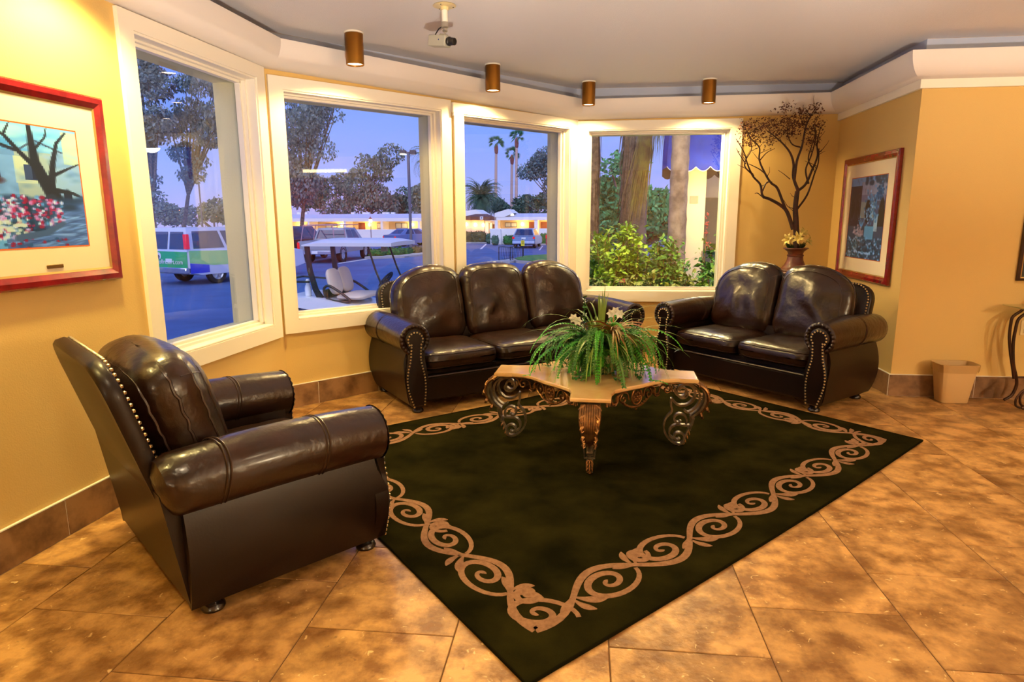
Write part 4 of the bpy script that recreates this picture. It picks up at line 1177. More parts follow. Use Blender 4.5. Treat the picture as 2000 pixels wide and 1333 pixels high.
b = MB(); b.tube([(-.46, -.10, .19), (-.2, -.06, .205), (0, -.05, .21), (.2, -.06, .205), (.46, -.10, .19)], .008, 8); b.tube([(-.46, .12, .19), (0, .10, .205), (.46, .12, .19)], .008, 8)
b.tube([(-.44, -.10, .727), (.44, -.10, .727), (.44, .12, .727), (-.44, .12, .727)], .008, 8, closed=True); b.build('stretcher', M_IRON, t)
b = MB(); b.cbox(-.05, .05, -.035, .035, 0, .035, .004); tag(b.build('tray', mat('grey_box', (120, 116, 104), .5), loc=(3.40, 5.06, .7465)), 'small grey box standing on the glass console table', 'box')
# outlet
M, a, L = frame(KO, KF); t = thing('wall_outlet', 'cream wall outlet plate seen below the glass console top', 'outlet', M @ Vector((.93, 0, .56)), a)
b = MB(); b.cbox(-.036, .036, -.008, -.001, -.058, .058, .003); b.build('plate', mat('cream_plate', (226, 206, 156), .4), t)
b = MB(); b.cbox(-.017, .017, -.0105, -.0075, .008, .042, .002); b.cbox(-.017, .017, -.0105, -.0075, -.042, -.008, .002); b.build('socket', mat('cream_socket', (206, 184, 132), .4), t)

# urn with dried branches
t = thing('urn', 'dark terracotta urn with tall dried branches in the corner behind the loveseat', 'urn', (1.985, 6.31, .001))
M_TERRA = mat('terracotta', (120, 58, 30), .45, coat=.2, var=((66, 32, 20), 7, 6, .35, .68)); M_BR = mat('dried_branch', (66, 30, 18), .7, var=((40, 20, 12), 20, 3, .4, .6))
b = MB(); b.lathe([(.12, 0), (.15, .01), (.15, .04), (.11, .08), (.10, .14), (.16, .30), (.215, .52), (.225, .66), (.205, .78), (.165, .865), (.145, .893), (.150, .905), (.140, .915), (.120, .920), (.092, .955), (.074, .995), (.068, 1.03), (.074, 1.036), (.074, 1.046), (.066, 1.052), (.072, 1.075), (.098, 1.098), (.112, 1.104), (.110, 1.112), (.09, 1.108), (.06, 1.08), (.055, 1.0)], 36)
b.build('vase', M_TERRA, t, ang=50)
def uz(q): # traced branch points: photo crop units to metres in the plane of the urn
    return ((q[0]-505)*.00153, (856-q[1])*.00158+1.225)
BR = [([(506, 960), (500, 860), (488, 770), (487, 690), (490, 600)], .030, .021), ([(490, 600), (458, 520), (450, 450), (428, 390), (395, 340), (330, 290), (290, 262)], .015, .004),
      ([(458, 540), (465, 430), (488, 350), (500, 250), (520, 190), (548, 140)], .013, .004), ([(488, 600), (540, 560), (570, 480), (590, 400), (588, 330), (600, 240)], .014, .004),
      ([(496, 700), (545, 620), (585, 500), (600, 440), (592, 360)], .010, .004), ([(482, 820), (440, 720), (400, 680), (330, 645), (285, 625), (272, 560), (225, 510), (185, 440), (160, 380), (108, 300)], .019, .003),
      ([(470, 790), (412, 660), (375, 580), (330, 550), (300, 500), (260, 420), (250, 350), (205, 300), (170, 250)], .014, .004), ([(300, 640), (262, 610), (245, 612)], .006, .002),
      ([(280, 600), (300, 550), (332, 548)], .007, .006), ([(225, 510), (170, 460), (172, 420), (200, 360), (190, 290)], .007, .003), ([(262, 420), (300, 380), (345, 355)], .006, .002), ([(540, 560), (520, 480), (545, 400), (560, 300), (540, 230)], .009, .003),
      ([(450, 530), (405, 500), (378, 478)], .004, .002), ([(488, 350), (440, 330), (410, 260), (420, 200)], .007, .003), ([(570, 480), (540, 420), (555, 330), (575, 260)], .007, .003), ([(490, 700), (440, 690), (415, 650)], .004, .002), ([(186, 440), (140, 380), (125, 350)], .005, .002), ([(300, 500), (262, 470), (200, 440)], .006, .003)]
rb = random.Random(5); tips = []
for pts, r0, r1 in BR:
    P_ = []; y0 = rb.uniform(-.05, .05)
    for i, q in enumerate(pts):
        x, z = uz(q); P_.append((x+rb.uniform(-.006, .006), y0*min(1, max(0, (z-1.3)*2.2))+rb.uniform(-.01, .01), z))
    S_ = bez(P_, 6); n = len(S_); b = MB(); b.tube(S_, [r0+(r1-r0)*i/(n-1) for i in range(n)], 7)
    if len(pts) > 4:
        for k in range(5):
            j = int(n*rb.uniform(.45, .98)); p = S_[min(j, n-1)]; d = Vector((rb.uniform(-1, 1), rb.uniform(-.6, .6), rb.uniform(.2, 1.2))).normalized(); L_ = rb.uniform(.05, .13); q = [p]
            for m_ in range(4): q.append(q[-1]+d*(L_/4)+Vector((rb.uniform(-.012, .012), rb.uniform(-.012, .012), .004)))
            b.tube(q, [.0034, .003, .0026, .002, .0014], 5)
    b.build('branch', M_BR, t)
M_DL = mat('dried_leaf', (104, 52, 28), .8, var=((70, 34, 20), 30, 2, .4, .6))
for (qx, qy) in ((180, 225), (205, 250), (165, 290), (235, 300), (315, 215), (345, 245), (430, 190), (455, 225), (480, 165), (520, 185), (556, 140), (575, 235), (525, 260), (400, 270), (300, 325), (245, 255), (380, 205), (390, 140), (560, 300), (330, 275), (440, 270), (195, 330), (540, 330), (500, 220), (420, 235), (150, 240), (270, 225)):
    x, z = uz((qx, qy)); b = MB()
    for k in range(64):
        p = Vector((x+rb.gauss(0, .030), rb.gauss(0, .04), z+rb.gauss(0, .026))); d = Vector((rb.uniform(-1, 1), rb.uniform(-1, 1), rb.uniform(-.4, 1))).normalized(); S = d.orthogonal().normalized(); s_ = rb.uniform(.016, .028)
        b.add([p, p+d*s_*.5+S*s_*.34, p+d*s_, p+d*s_*.5-S*s_*.34], [(0, 1, 2, 3)])
    b.build('leaf_cluster', M_DL, t, smooth=False, kind='stuff')
M_LILY = mat('lily_petal', (236, 220, 128), .55, var=((206, 180, 84), 40, 2, .4, .6)); M_LG = mat('lily_leaf', (44, 74, 28), .5)
for (x, y, z, ax) in ((-.075, -.05, 1.185, 3.4), (-.01, -.08, 1.20, 4.4), (.065, -.06, 1.175, 5.6), (.035, -.02, 1.235, 1.2), (.01, .03, 1.19, 1.6)):
    b = MB(); o_ = Vector((x, y, z)); D = Vector((cos(ax), -.5, .35+.2*sin(ax))).normalized(); S1 = D.orthogonal().normalized(); S2 = D.cross(S1)
    for q in range(6):
        a = 2*PI*q/6; e = S1*cos(a)+S2*sin(a); w_ = D.cross(e).normalized()
        pts = [o_, o_+D*.022+e*.016, o_+D*.040+e*.040, o_+D*.038+e*.064]; ww = (.004, .012, .012, .001)
        vs = []
        for p, w2 in zip(pts, ww): vs += [p-w_*w2, p+w_*w2]
        b.add(vs, [(2*i, 2*i+1, 2*i+3, 2*i+2) for i in range(3)])
    b.build('lily', M_LILY, t, smooth=False)
b = MB()
for k in range(40):
    a = rb.uniform(0, 2*PI); p = Vector((cos(a)*.05, sin(a)*.05, 1.10)); d = Vector((cos(a)*.6, sin(a)*.6, rb.uniform(.4, 1.3))).normalized(); S = d.orthogonal().normalized(); L_ = rb.uniform(.05, .09)
    b.add([p, p+d*L_*.5+S*.010, p+d*L_, p+d*L_*.5-S*.010], [(0, 1, 2, 3)])
b.build('greenery', M_LG, t, smooth=False)
# ================================================================== OUTSIDE
G = -.85
RW = RC.transposed()
def ray(x, y): return RW @ Vector(((x-1000)/F_PX, (y-666.5)/F_PX, 1.))
def gp(x, y, z=G):
    r = ray(x, y); t = (z-EYE)/r.z; return Vector((r.x*t, r.y*t, z))
def dp(x, y, Y):
    r = ray(x, y); t = Y/r.y; return Vector((r.x*t, Y, EYE+r.z*t))
M_ASPH = mat('asphalt', (72, 100, 150), .7, var=((56, 78, 124), .5, 6, .35, .7), bump=(18, .3, .02), coord='pos')
M_WALK = mat('concrete', (176, 170, 164), .85, var=((150, 146, 142), 1.2, 5, .4, .7), coord='pos')
M_LINE = mat('line_paint', (224, 224, 224), .7); M_GRASS = mat('lawn_green', (74, 140, 54), .9, var=((50, 110, 40), 3, 5, .4, .6), coord='pos')
b = MB(); b.box(-90, 70, -30, 140, G-.3, G); o = b.build('ground', M_ASPH, smooth=False); o['kind'] = 'structure'
def slab(name, pts, z0, z1, m):
    b = MB(); b.prism([(p.x, p.y) for p in pts], z0, z1); o = b.build(name, m, smooth=False); o['kind'] = 'structure'; return o
slab('sidewalk', [gp(560, 474), gp(960, 476), gp(1056, 479), gp(1200, 480), gp(1200, 466), gp(560, 464)], G, G+.12, M_WALK)
isl = [gp(1000, 510.5), gp(1008, 514), gp(1040, 516.5), gp(1140, 519), gp(1160, 498), gp(1080, 501), gp(1020, 505)]
slab('kerb_island', isl, G, G+.13, M_WALK)
cI = sum(isl, Vector((0, 0, 0)))/7
b = MB(); b.prism([((p.x-cI.x)*.93+cI.x, (p.y-cI.y)*.93+cI.y) for p in isl], G+.131, G+.16); o = b.build('lawn', M_GRASS, smooth=False); o['kind'] = 'structure'
for q in (((1052, 489), (1055, 489), (1061, 481), (1058.5, 481)), ((1002, 484.5), (1004.5, 484.5), (1008, 480), (1005.5, 480)), ((937, 487), (941, 487), (951, 477), (948, 477)), ((662, 515.5), (660, 514.5), (716, 506), (718, 507)), ((565, 512.5), (565, 511.5), (604, 513.5), (606, 514.5)), ((980, 1), (0, 0), (0, 0), (0, 0))):
    if q[1] == (0, 0): continue
    b = MB(); b.prism([(gp(*p).x, gp(*p).y) for p in q], G+.002, G+.008); o = b.build('road_marking', M_LINE, smooth=False); o['kind'] = 'structure'
b = MB(); b.prism([(K2.x-.7, K2.y+.5), (3.2, 7.05), (3.2, 9.9), (-.5, 10.6)], G, -.30); o = b.build('planting_bed', mat('bed_soil', (84, 66, 46), .95, bump=(20, .6, .03), coord='pos'), smooth=False); o['kind'] = 'structure'

# ---------------------------------------------------------------- vegetation
rt = random.Random(21)
M_EUC = mat('grey_green_leaf', (126, 146, 142), .7, var=((86, 104, 100), 1.2, 4, .35, .65), coord='pos'); M_BARK = mat('bark', (122, 104, 90), .85, var=((84, 70, 60), 8, 4, .4, .6))
M_DKL = mat('dark_leaf', (98, 126, 104), .7, var=((62, 86, 68), 1.0, 4, .35, .65), coord='pos'); M_TEAL = mat('cypress_leaf', (96, 190, 112), .7, var=((46, 122, 72), 2.2, 4, .35, .65), coord='pos')
M_OLV = mat('olive_leaf', (126, 138, 122), .7, var=((90, 104, 92), 1.0, 4, .35, .65), coord='pos')
M_PALMF = mat('palm_frond', (104, 128, 96), .6, var=((70, 96, 70), 1.5, 3, .4, .6), coord='pos'); M_FAN = mat('fan_palm_frond', (58, 128, 76), .6)
M_SKIRT = mat('dry_palm_skirt', (150, 124, 92), .85, var=((96, 74, 54), 14, 5, .4, .65), coord='pos'); M_PTR = mat('palm_trunk', (172, 150, 128), .85, var=((112, 92, 78), 5, 6, .38, .66), bump=(14, .5, .02), coord='pos')
M_PINK = mat('pale_palm_trunk', (206, 168, 150), .8)
def leaves(b, cl, n, size, droop=0., rnd=rt, shell=.45):
    tot = sum(c[3]*c[4]*c[5] for c in cl)
    for c in cl:
        k = max(8, int(n*c[3]*c[4]*c[5]/tot))
        for _ in range(k):
            u = Vector((rnd.gauss(0, 1), rnd.gauss(0, 1), rnd.gauss(0, 1))).normalized()*(shell+(1-shell)*rnd.random())**.6
            p = Vector((c[0]+u.x*c[3], c[1]+u.y*c[4], c[2]+u.z*c[5]))
            d = Vector((rnd.uniform(-1, 1), rnd.uniform(-1, 1), rnd.uniform(-1, .7)-droop)).normalized(); s_ = size*rnd.uniform(.6, 1.3)
            S = d.cross(Vector((rnd.uniform(-1, 1), rnd.uniform(-1, 1), rnd.uniform(-1, 1))))
            S = S.normalized() if S.length > .05 else d.orthogonal().normalized()
            b.add([p, p+d*s_*.45+S*s_*.28, p+d*s_, p+d*s_*.45-S*s_*.28], [(0, 1, 2, 3)])
def tree(name, label, base, cl, n, size, m, droop=0., tr=.18, group=None, limbs=True):
    t = thing(name, label, 'tree', base, 0, group); B_ = Vector(base)
    cl2 = [(c[0]-B_.x, c[1]-B_.y, c[2]-B_.z, c[3], c[4], c[5]) for c in cl]
    cx = sum(c[0] for c in cl2)/len(cl2); cz = min(c[2] for c in cl2)
    b = MB(); top = Vector((cx*.4, 0, max(.6, cz*.75))); b.tube([(0, 0, 0), (cx*.12, .03, top.z*.5), tuple(top)], [tr*1.25, tr, tr*.8], 8)
    if limbs:
        for c in cl2: b.tube([tuple(top), tuple(top.lerp(Vector(c[:3]), .55)+Vector((0, 0, .12*c[5]))), c[:3]], [tr*.6, tr*.35, tr*.12], 6)
    b.build('trunk', M_BARK, t, kind='stuff')
    b = MB(); leaves(b, cl2, n, size, droop); b.build('crown', m, t, smooth=False, kind='stuff')
    return t
def clus(x0, x1, y0, y1, Y, n, r, dz=.8, fy=1.):
    out = []
    for _ in range(n):
        p = dp(rt.uniform(x0, x1), rt.uniform(y0, y1), Y+rt.uniform(-.6, .6)*fy); rr = r*rt.uniform(.7, 1.3); out.append((p.x, p.y, p.z, rr, rr, rr*dz))
    return out
def gb(x, Y): p = dp(x, 430, Y); return (p.x, p.y, G)
# big eucalyptus beyond the van
tree('eucalyptus_tree', 'tall grey-green tree with thick crown behind the left part of the van', gb(300, 36), clus(262, 318, 130, 290, 36, 12, .95)+clus(255, 300, 300, 400, 36, 6, .9), 9000, .21, M_EUC, .5, .16, 'trees around the parking lot')
tree('eucalyptus_tree', 'tall airy tree with drooping boughs behind the right part of the van', gb(352, 40), clus(330, 432, 150, 300, 40, 15, .95)+clus(345, 400, 300, 350, 40, 4, .7), 8000, .21, M_EUC, 1.1, .14, 'trees around the parking lot')
tree('eucalyptus_tree', 'large drooping grey-green tree at the left edge of the golf cart window', gb(585, 46), clus(548, 640, 175, 300, 46, 15, 1.25)+clus(640, 676, 190, 240, 46, 3, .6)+clus(550, 600, 300, 400, 46, 7, 1.3), 10000, .24, M_EUC, 1.1, .16, 'trees around the parking lot')
tree('drooping_tree', 'round drooping olive tree behind the motel roof left of the lamp post', gb(722, 78), clus(695, 765, 300, 350, 78, 9, 1.4)+clus(690, 770, 350, 410, 78, 7, 1.7), 5000, .40, M_OLV, .9, .18, 'trees around the parking lot')
for k, (x0, x1, y0, y1, m_, lb) in enumerate(((560, 620, 345, 412, M_DKL, 'dark tree mass behind the left end of the motel roof'), (620, 692, 350, 412, M_OLV, 'brownish tree mass above the middle of the motel roof'), (770, 800, 372, 412, M_DKL, 'small dark tree behind the motel roof just left of the lamp post pole'), (812, 846, 372, 414, M_OLV, 'rounded straw-coloured tree behind the motel roof right of the lamp post'))):
    yk = (72, 86, 85, 71)[k]
    tree('background_tree', lb, gb((x0+x1)/2, yk), clus(x0, x1, y0, y1, yk, 7, 1.5), 2800, .40, m_, .6, .2, 'trees around the parking lot', False)
for k, (x0, x1, y0, y1, lb) in enumerate(((972, 996, 380, 412, 'dark green tree right of the date palm behind the motel'), (1006, 1036, 388, 414, 'low dark tree behind the motel below the tall palms'), (1030, 1062, 376, 414, 'dense green tree behind the motel roof right of the tall palms'), (1062, 1100, 384, 414, 'dark pointed tree behind the motel above the red car'))):
    yk = (80, 73, 79, 73)[k]
    tree('background_tree', lb, gb((x0+x1)/2, yk), clus(x0, x1, y0+6, y1, yk, 6, .85), 1500, .34, M_DKL, .3, .2, 'trees around the parking lot', False)
tree('feathery_tree', 'feathery leaning tree reaching up beside the three tall palms', gb(1098, 68), clus(1025, 1100, 285, 345, 68, 13, 1.15)+clus(1062, 1100, 345, 385, 68, 5, 1.), 6000, .27, M_EUC, .3, .14, 'trees around the parking lot')
tree('background_tree', 'low dark trees along the far street behind the van', gb(420, 80), clus(300, 460, 405, 428, 80, 12, 1.6), 3500, .45, M_OLV, .2, .2, 'trees around the parking lot', False)
tree('evergreen_tree', 'dense dark green evergreen filling the garden window behind the palms', (1.55, 22, G), clus(1180, 1250, 320, 470, 22, 16, .55)+clus(1262, 1345, 345, 470, 22, 16, .55)+clus(1150, 1180, 380, 460, 22, 5, .5)+clus(1200, 1235, 290, 330, 22, 3, .35), 12000, .19, M_TEAL, -.5, .2)
def fan_palm(label, x, yt, Y):
    p = dp(x, yt, Y); base = gb(x-1, Y); t = thing('fan_palm', label, 'palm', base, 0, 'tall palms behind the motel'); H = p.z-G; dx = p.x-base[0]
    b = MB(); b.tube([(0, 0, 0), (dx*.3, 0, H*.4), (dx*.75, 0, H*.75), (dx, 0, H-.9)], [.26, .20, .17, .15], 8); b.build('trunk', M_PINK, t)
    b = MB(); b.ball((dx, 0, H-1.5), (.26, .26, .75), 8, 6); b.build('dead_skirt', mat('dead_frond', (150, 84, 74), .9), t)
    b = MB()
    for k in range(26):
        az = rt.uniform(0, 2*PI); el_ = rt.uniform(-.5, 1.4); d = Vector((cos(az)*cos(el_), sin(az)*cos(el_), sin(el_))); q = Vector((dx, 0, H-.7)); L_ = rt.uniform(.9, 1.25)
        S = d.orthogonal().normalized(); U = d.cross(S)
        for j in range(-3, 4):
            a = j*.26; e = (d*cos(a)+S*sin(a)); m1 = q+d*L_*.45; b.add([m1-U*.02, m1+e*L_*.28+U*.05, m1+e*L_*.62-Vector((0, 0, .10)), m1+e*L_*.28-U*.05], [(0, 1, 2, 3)])
    b.build('fronds', M_FAN, t, smooth=False, kind='stuff')
fan_palm('tall slim fan palm standing leftmost of the three palms behind the motel', 969, 268, 84)
fan_palm('tallest slim fan palm, rightmost of the three behind the motel', 1009, 256, 84)
fan_palm('slim fan palm with the lowest crown of the three behind the motel', 1000, 290, 87)
def date_palm(label, x, yc, Y, R, n=70, thr=.5, low=-.8):
    p = dp(x, yc, Y); t = thing('date_palm', label, 'palm', (p.x, p.y, G)); H = p.z-G
    b = MB(); b.tube([(0, 0, 0), (0, 0, H*.5), (0, 0, H)], [thr, thr*.9, thr*.7], 10); b.build('trunk', M_PTR, t)
    b = MB()
    for k in range(n):
        az = rt.uniform(0, 2*PI); e0 = rt.uniform(low, 1.5); q = Vector((0, 0, H)); L_ = R*rt.uniform(.85, 1.1); el_ = e0; pts = [q]
        for i in range(8): pts.append(pts[-1]+Vector((cos(az)*cos(el_), sin(az)*cos(el_), sin(el_)))*(L_/8)); el_ -= .14+.05*i*(cos(e0)+.3)
        for i in range(1, 9):
            T = (pts[i]-pts[i-1]).normalized(); S = Vector((-sin(az), cos(az), 0)); w_ = R*.16*(1-.6*i/8)
            for s_ in (-1, 1):
                for g_ in (0, .5): a0 = pts[i-1].lerp(pts[i], g_); b.add([a0, a0+S*s_*w_*.5+T*w_*.5-Vector((0, 0, w_*.1)), a0+S*s_*w_+T*w_*.9-Vector((0, 0, w_*.4)), a0+S*s_*w_*.45+T*w_*.75], [(0, 1, 2, 3)])
    b.build('fronds', M_PALMF, t, smooth=False, kind='stuff')
date_palm('big round date palm behind the motel gable in the second bay window', 940, 388, 74, 3.1, 230, .55, -1.2)
date_palm('feathery palm half hidden by the post right of the lamp post', 846, 312, 44, 2.2, 46, .3, -.5)

# palms outside the garden window
def ring_palm(label, x, Y, r, H, base_z=-.30):
    t = thing('palm_tree', label, 'palm', (x, Y, base_z)); prof = []; n = 54
    for i in range(n+1):
        z = H*i/n; rr = r*(1.18-.22*i/n); k = i % 3
        prof.append((rr*(1.05 if k == 0 else (.985 if k == 1 else 1.0)), z))
    b = MB(); b.lathe(prof, 18); b.build('trunk', M_PTR, t, ang=25)
    b = MB()
    for k in range(26):
        az = 2*PI*k/26+rt.random()*.2; q = Vector((0, 0, H-.1)); el_ = rt.uniform(.2, 1.3); pts = [q]
        for i in range(7): pts.append(pts[-1]+Vector((cos(az)*cos(el_), sin(az)*cos(el_), sin(el_)))*.28); el_ -= .32
        for i in range(1, 8):
            S = Vector((-sin(az), cos(az), 0)); T = (pts[i]-pts[i-1]).normalized()
            for s_ in (-1, 1): b.add([pts[i-1], pts[i-1]+S*s_*.14+T*.12, pts[i-1]+S*s_*.30+T*.25-Vector((0, 0, .12)), pts[i]], [(0, 1, 2, 3)])
    b.build('fronds', M_PALMF, t, smooth=False, kind='stuff'); return t
ring_palm('ringed palm trunk standing in front of the blue awning', 1.335, 9.5, .115, 5.0)
def skirt_palm(label, x, Y, r, H, sk, base_z=-.3, skirt_z0=1.0, dirx=0.):
    t = thing('palm_tree', label, 'palm', (x, Y, base_z))
    b = MB(); b.lathe([(r*(1.2-.2*i/30)*(1.03 if i % 2 else .99), H*i/30) for i in range(31)], 16); b.build('trunk', M_PTR, t, ang=25)
    b = MB()
    for k in range(sk):
        a = rt.uniform(0, 2*PI); rr = r*rt.uniform(.9, 1.35); z1 = rt.uniform(skirt_z0+.5, H); L_ = rt.uniform(.5, 1.2); w_ = rt.uniform(.006, .016)
        p0 = Vector((cos(a)*rr, sin(a)*rr, z1)); p1 = Vector((cos(a)*rr*1.25+dirx*.10, sin(a)*rr*1.25, z1-L_*.55)); p2 = Vector((cos(a)*rr*rt.uniform(1.1, 1.7)+dirx*.2, sin(a)*rr*1.3, z1-L_)); S = Vector((-sin(a), cos(a), 0))
        b.add([p0-S*w_, p0+S*w_, p1+S*w_, p1-S*w_, p2], [(0, 1, 2, 3), (3, 2, 4)])
    b.build('skirt', M_SKIRT, t, smooth=False, kind='stuff')
skirt_palm('shaggy palm trunk at the left edge of the garden window', .15, 12, .085, 5.2, 700)
skirt_palm('twin palm trunk in the garden window, the shaggy left one of the pair', .86, 13.0, .10, 5.4, 420, dirx=-.2)
skirt_palm('grey palm trunk behind the hanging dry fronds in the garden window', 1.13, 13.6, .14, 5.4, 60, skirt_z0=3.8)
# hanging dry frond bundle
t = thing('hanging_fronds', 'bundle of dry hanging palm fronds between the trunks in the garden window', 'palm', (1.02, 11.4, 3.4)); b = MB()
for k in range(560):
    x0, y0 = rt.gauss(.05, .028), rt.gauss(0, .03); f = rt.random()**.8; L_ = rt.uniform(.6, 2.1); spread = -.22*(L_/2)+rt.gauss(0, .034)*(.4+L_)
    p0 = Vector((x0, y0, rt.uniform(-.3, .1))); p2 = Vector((x0+spread, y0+rt.gauss(0, .08), p0.z-L_)); p1 = p0.lerp(p2, .5)+Vector((.035, 0, .05)); w_ = .007
    b.add([p0-Vector((w_, 0, 0)), p0+Vector((w_, 0, 0)), p1+Vector((w_, 0, 0)), p1-Vector((w_, 0, 0)), p2], [(0, 1, 2, 3), (3, 2, 4)])
b.build('dry_fronds', mat('olive_dry_frond', (142, 132, 62), .8, var=((120, 94, 60), 8, 3, .4, .6), coord='pos'), t, smooth=False, kind='stuff')
b = MB()
for k in range(90):
    p0 = Vector((rt.uniform(.0, .42), rt.gauss(0, .06), rt.uniform(-.1, .3))); L_ = rt.uniform(.6, 1.25); d = Vector((rt.uniform(-.05, .18), 0, -1)); p1 = p0+d*L_*.5+Vector((.03, 0, 0)); p2 = p0+d*L_; w_ = .006
    b.add([p0-Vector((w_, 0, 0)), p0+Vector((w_, 0, 0)), p1+Vector((w_, 0, 0)), p1-Vector((w_, 0, 0)), p2], [(0, 1, 2, 3), (3, 2, 4)])
b.build('frond_strands', mat('strand_green', (110, 118, 76), .8), t, smooth=False, kind='stuff')

# shrubs in the bed below the garden window
M_SH = [mat('shrub_lime', (176, 204, 58), .5, var=((120, 164, 40), 7, 3, .4, .6), coord='pos'), mat('shrub_green', (112, 166, 50), .5, var=((70, 116, 36), 7, 3, .4, .6), coord='pos'), mat('shrub_olive', (164, 170, 62), .55, var=((116, 120, 44), 7, 3, .4, .6), coord='pos'), mat('shrub_pale', (176, 192, 96), .5, var=((110, 146, 50), 9, 3, .4, .6), coord='pos')]
M_STEM = mat('shrub_stem', (128, 96, 52), .8)
def shrub(label, x, y, w, h, n, m, size, ntw=9, z0=-.30, flowers=False):
    t = thing('shrub', label, 'shrub', (x, y, z0), 0, 'shrubs below the garden window'); b = MB(); tips = []
    for k in range(ntw):
        a = rt.uniform(0, 2*PI); rr = w*rt.random()**.5; hh = h*rt.uniform(.65, 1.05)
        P_ = bez([(rt.gauss(0, .05), rt.gauss(0, .05), 0), (cos(a)*rr*.4, sin(a)*rr*.4, hh*.45), (cos(a)*rr, sin(a)*rr, hh)], 6); b.tube(P_, [.010, .006, .003] if False else .006, 5); tips.append(P_)
    b.build('stem', M_STEM, t, kind='stuff'); b = MB()
    for k in range(n):
        P_ = rt.choice(tips); q = P_[min(len(P_)-1, int(len(P_)*rt.random()**.55))]; p = q+Vector((rt.gauss(0, .05), rt.gauss(0, .05), rt.gauss(0, .04)))
        d = Vector((rt.uniform(-1, 1), rt.uniform(-1, 1), rt.uniform(-.6, .7))).normalized(); s_ = size*rt.uniform(.6, 1.3); S = d.cross(Vector((rt.gauss(0, .4), rt.gauss(0, .4), 1))); S = S.normalized() if S.length > .1 else d.orthogonal().normalized(); U = S.cross(d)
        b.add([p, p+d*s_*.5+S*s_*.27+U*s_*.06, p+d*s_, p+d*s_*.5-S*s_*.27+U*s_*.06], [(0, 1, 2, 3)])
    b.build('foliage', m, t, smooth=False, kind='stuff')
    if flowers:
        for (fx, fy, fz) in flowers:
            b = MB()
            for k in range(9): b.ball((fx+rt.gauss(0, .014), fy+rt.gauss(0, .014), fz+rt.gauss(0, .022)), .010, 6, 4)
            b.build('blossom', mat('coral_blossom', (196, 84, 70), .6), t, kind='stuff')
for a in ((.30, 8.5, .30, 1.45, 520, 0, .085, 'lime shrub at the left corner of the garden window, tall and loose'), (.70, 8.7, .26, 1.62, 460, 0, .08, 'tall lime shrub in front of the twin palms'), (1.02, 8.5, .28, 1.35, 520, 1, .075, 'mid green shrub left of the ringed palm trunk'), (.45, 7.9, .34, .95, 700, 2, .07, 'olive tangled shrub low at the left of the garden window'),
          (.95, 7.8, .34, .98, 800, 2, .07, 'olive tangled shrub low in the middle of the garden window'), (1.32, 8.2, .25, 1.1, 560, 1, .065, 'dark green shrub at the foot of the ringed palm'), (1.62, 8.0, .22, .98, 560, 3, .075, 'pale variegated shrub low before the lit column'), (1.80, 8.6, .20, 1.25, 300, 1, .09, 'green shrub reaching up at the right before the cream column'),
          (.62, 7.5, .30, .78, 620, 1, .07, 'low green shrub close below the sill of the garden window'), (1.25, 7.5, .36, .78, 700, 2, .07, 'low olive shrub close below the sill in the middle'), (.16, 8.9, .22, 1.25, 420, 1, .08, 'green shrub beside the post at the left of the garden view'), (.50, 9.3, .34, 1.15, 520, 1, .09, 'dark shrub behind the lime shrubs at the left'), (1.0, 9.3, .34, 1.2, 520, 1, .09, 'dark shrub between the lime shrub and the ringed palm')):
    shrub(a[7], a[0], a[1], a[2], a[3], int(a[4]*3.2), M_SH[a[5]], a[6]*1.12, 14)
shrub('spindly stem with coral blossoms before the cream column', 1.56, 8.6, .05, 1.75, 110, M_SH[1], .06, 3, flowers=[(.02, 0, 1.72), (.03, .0, 1.60), (.02, 0, 1.48), (.04, 0, 1.36)])
shrub('small shrub with one coral flower head low at the left', .44, 7.35, .12, .95, 90, M_SH[1], .06, 3, flowers=[(.02, 0, .99)])

# ---------------------------------------------------------------- entrance with the blue awning
t = thing('awning', 'royal blue entrance awning with scalloped white edge above the cream column', 'awning', (1.9, 10.5, 2.2))
M_BLUE = mat('awning_blue', (16, 58, 190), .75, var=((12, 44, 160), 3, 3, .4, .6)); M_EDGE = mat('white_braid', (230, 230, 236), .7); M_UNDER = mat('awning_shaded', (66, 50, 52), .9)
def scal(x): return -.07+.07*abs(sin(PI*(x-.02)/.30))**.7*-1+.07
n = 60; x0, x1 = -.62, 1.3
b = MB(); vs = []
for i in range(n+1):
    x = x0+(x1-x0)*i/n; e = min(1, (x-x0)/.16); top = .95*sqrt(max(0.02, 1-(1-e)**2))
    z = -.02-.075*abs(sin(PI*(x-x0)/.22))**.8; vs += [(x, 0, z), (x, .012, top), (x, .02, z), (x, .03, top)]
fs = []
for i in range(n): a = 4*i; fs += [(a, a+4, a+5, a+1), (a+6, a+2, a+3, a+7), (a+1, a+5, a+7, a+3), (a, a+2, a+6, a+4)]
b.add(vs, fs); b.build('front_panel', M_BLUE, t, ang=30)
b = MB(); b.tube([(x0+(x1-x0)*i/120, -.006, -.024-.075*abs(sin(PI*(x1-x0)*i/120/.22))**.8) for i in range(121)], .006, 5); b.build('braid', M_EDGE, t)
b = MB(); vs = []
for i in range(17):
    a = PI/2*i/16; vs += [(x0+.02+.10*(1-cos(a)), .02, .95*sin(a)-.02), (x0+.02+.10*(1-cos(a)), .8, .95*sin(a)-.02)]
b.add(vs, [(2*i, 2*i+2, 2*i+3, 2*i+1) for i in range(16)]); b.box(x0+.1, x1, .02, .8, .92, .95); b.build('hood', M_BLUE, t, ang=40)
b = MB(); vs = []
for i in range(41):
    x = x0+.02+(x1-x0-.02)*i/40; vs += [(x, .78, -.10-.08*abs(sin(PI*(x-x0)/.22))**.8), (x, .78, .3)]
b.add(vs, [(2*i, 2*i+2, 2*i+3, 2*i+1) for i in range(40)]); b.build('rear_valance', M_UNDER, t)  # shade under the awning is put into this dark brown
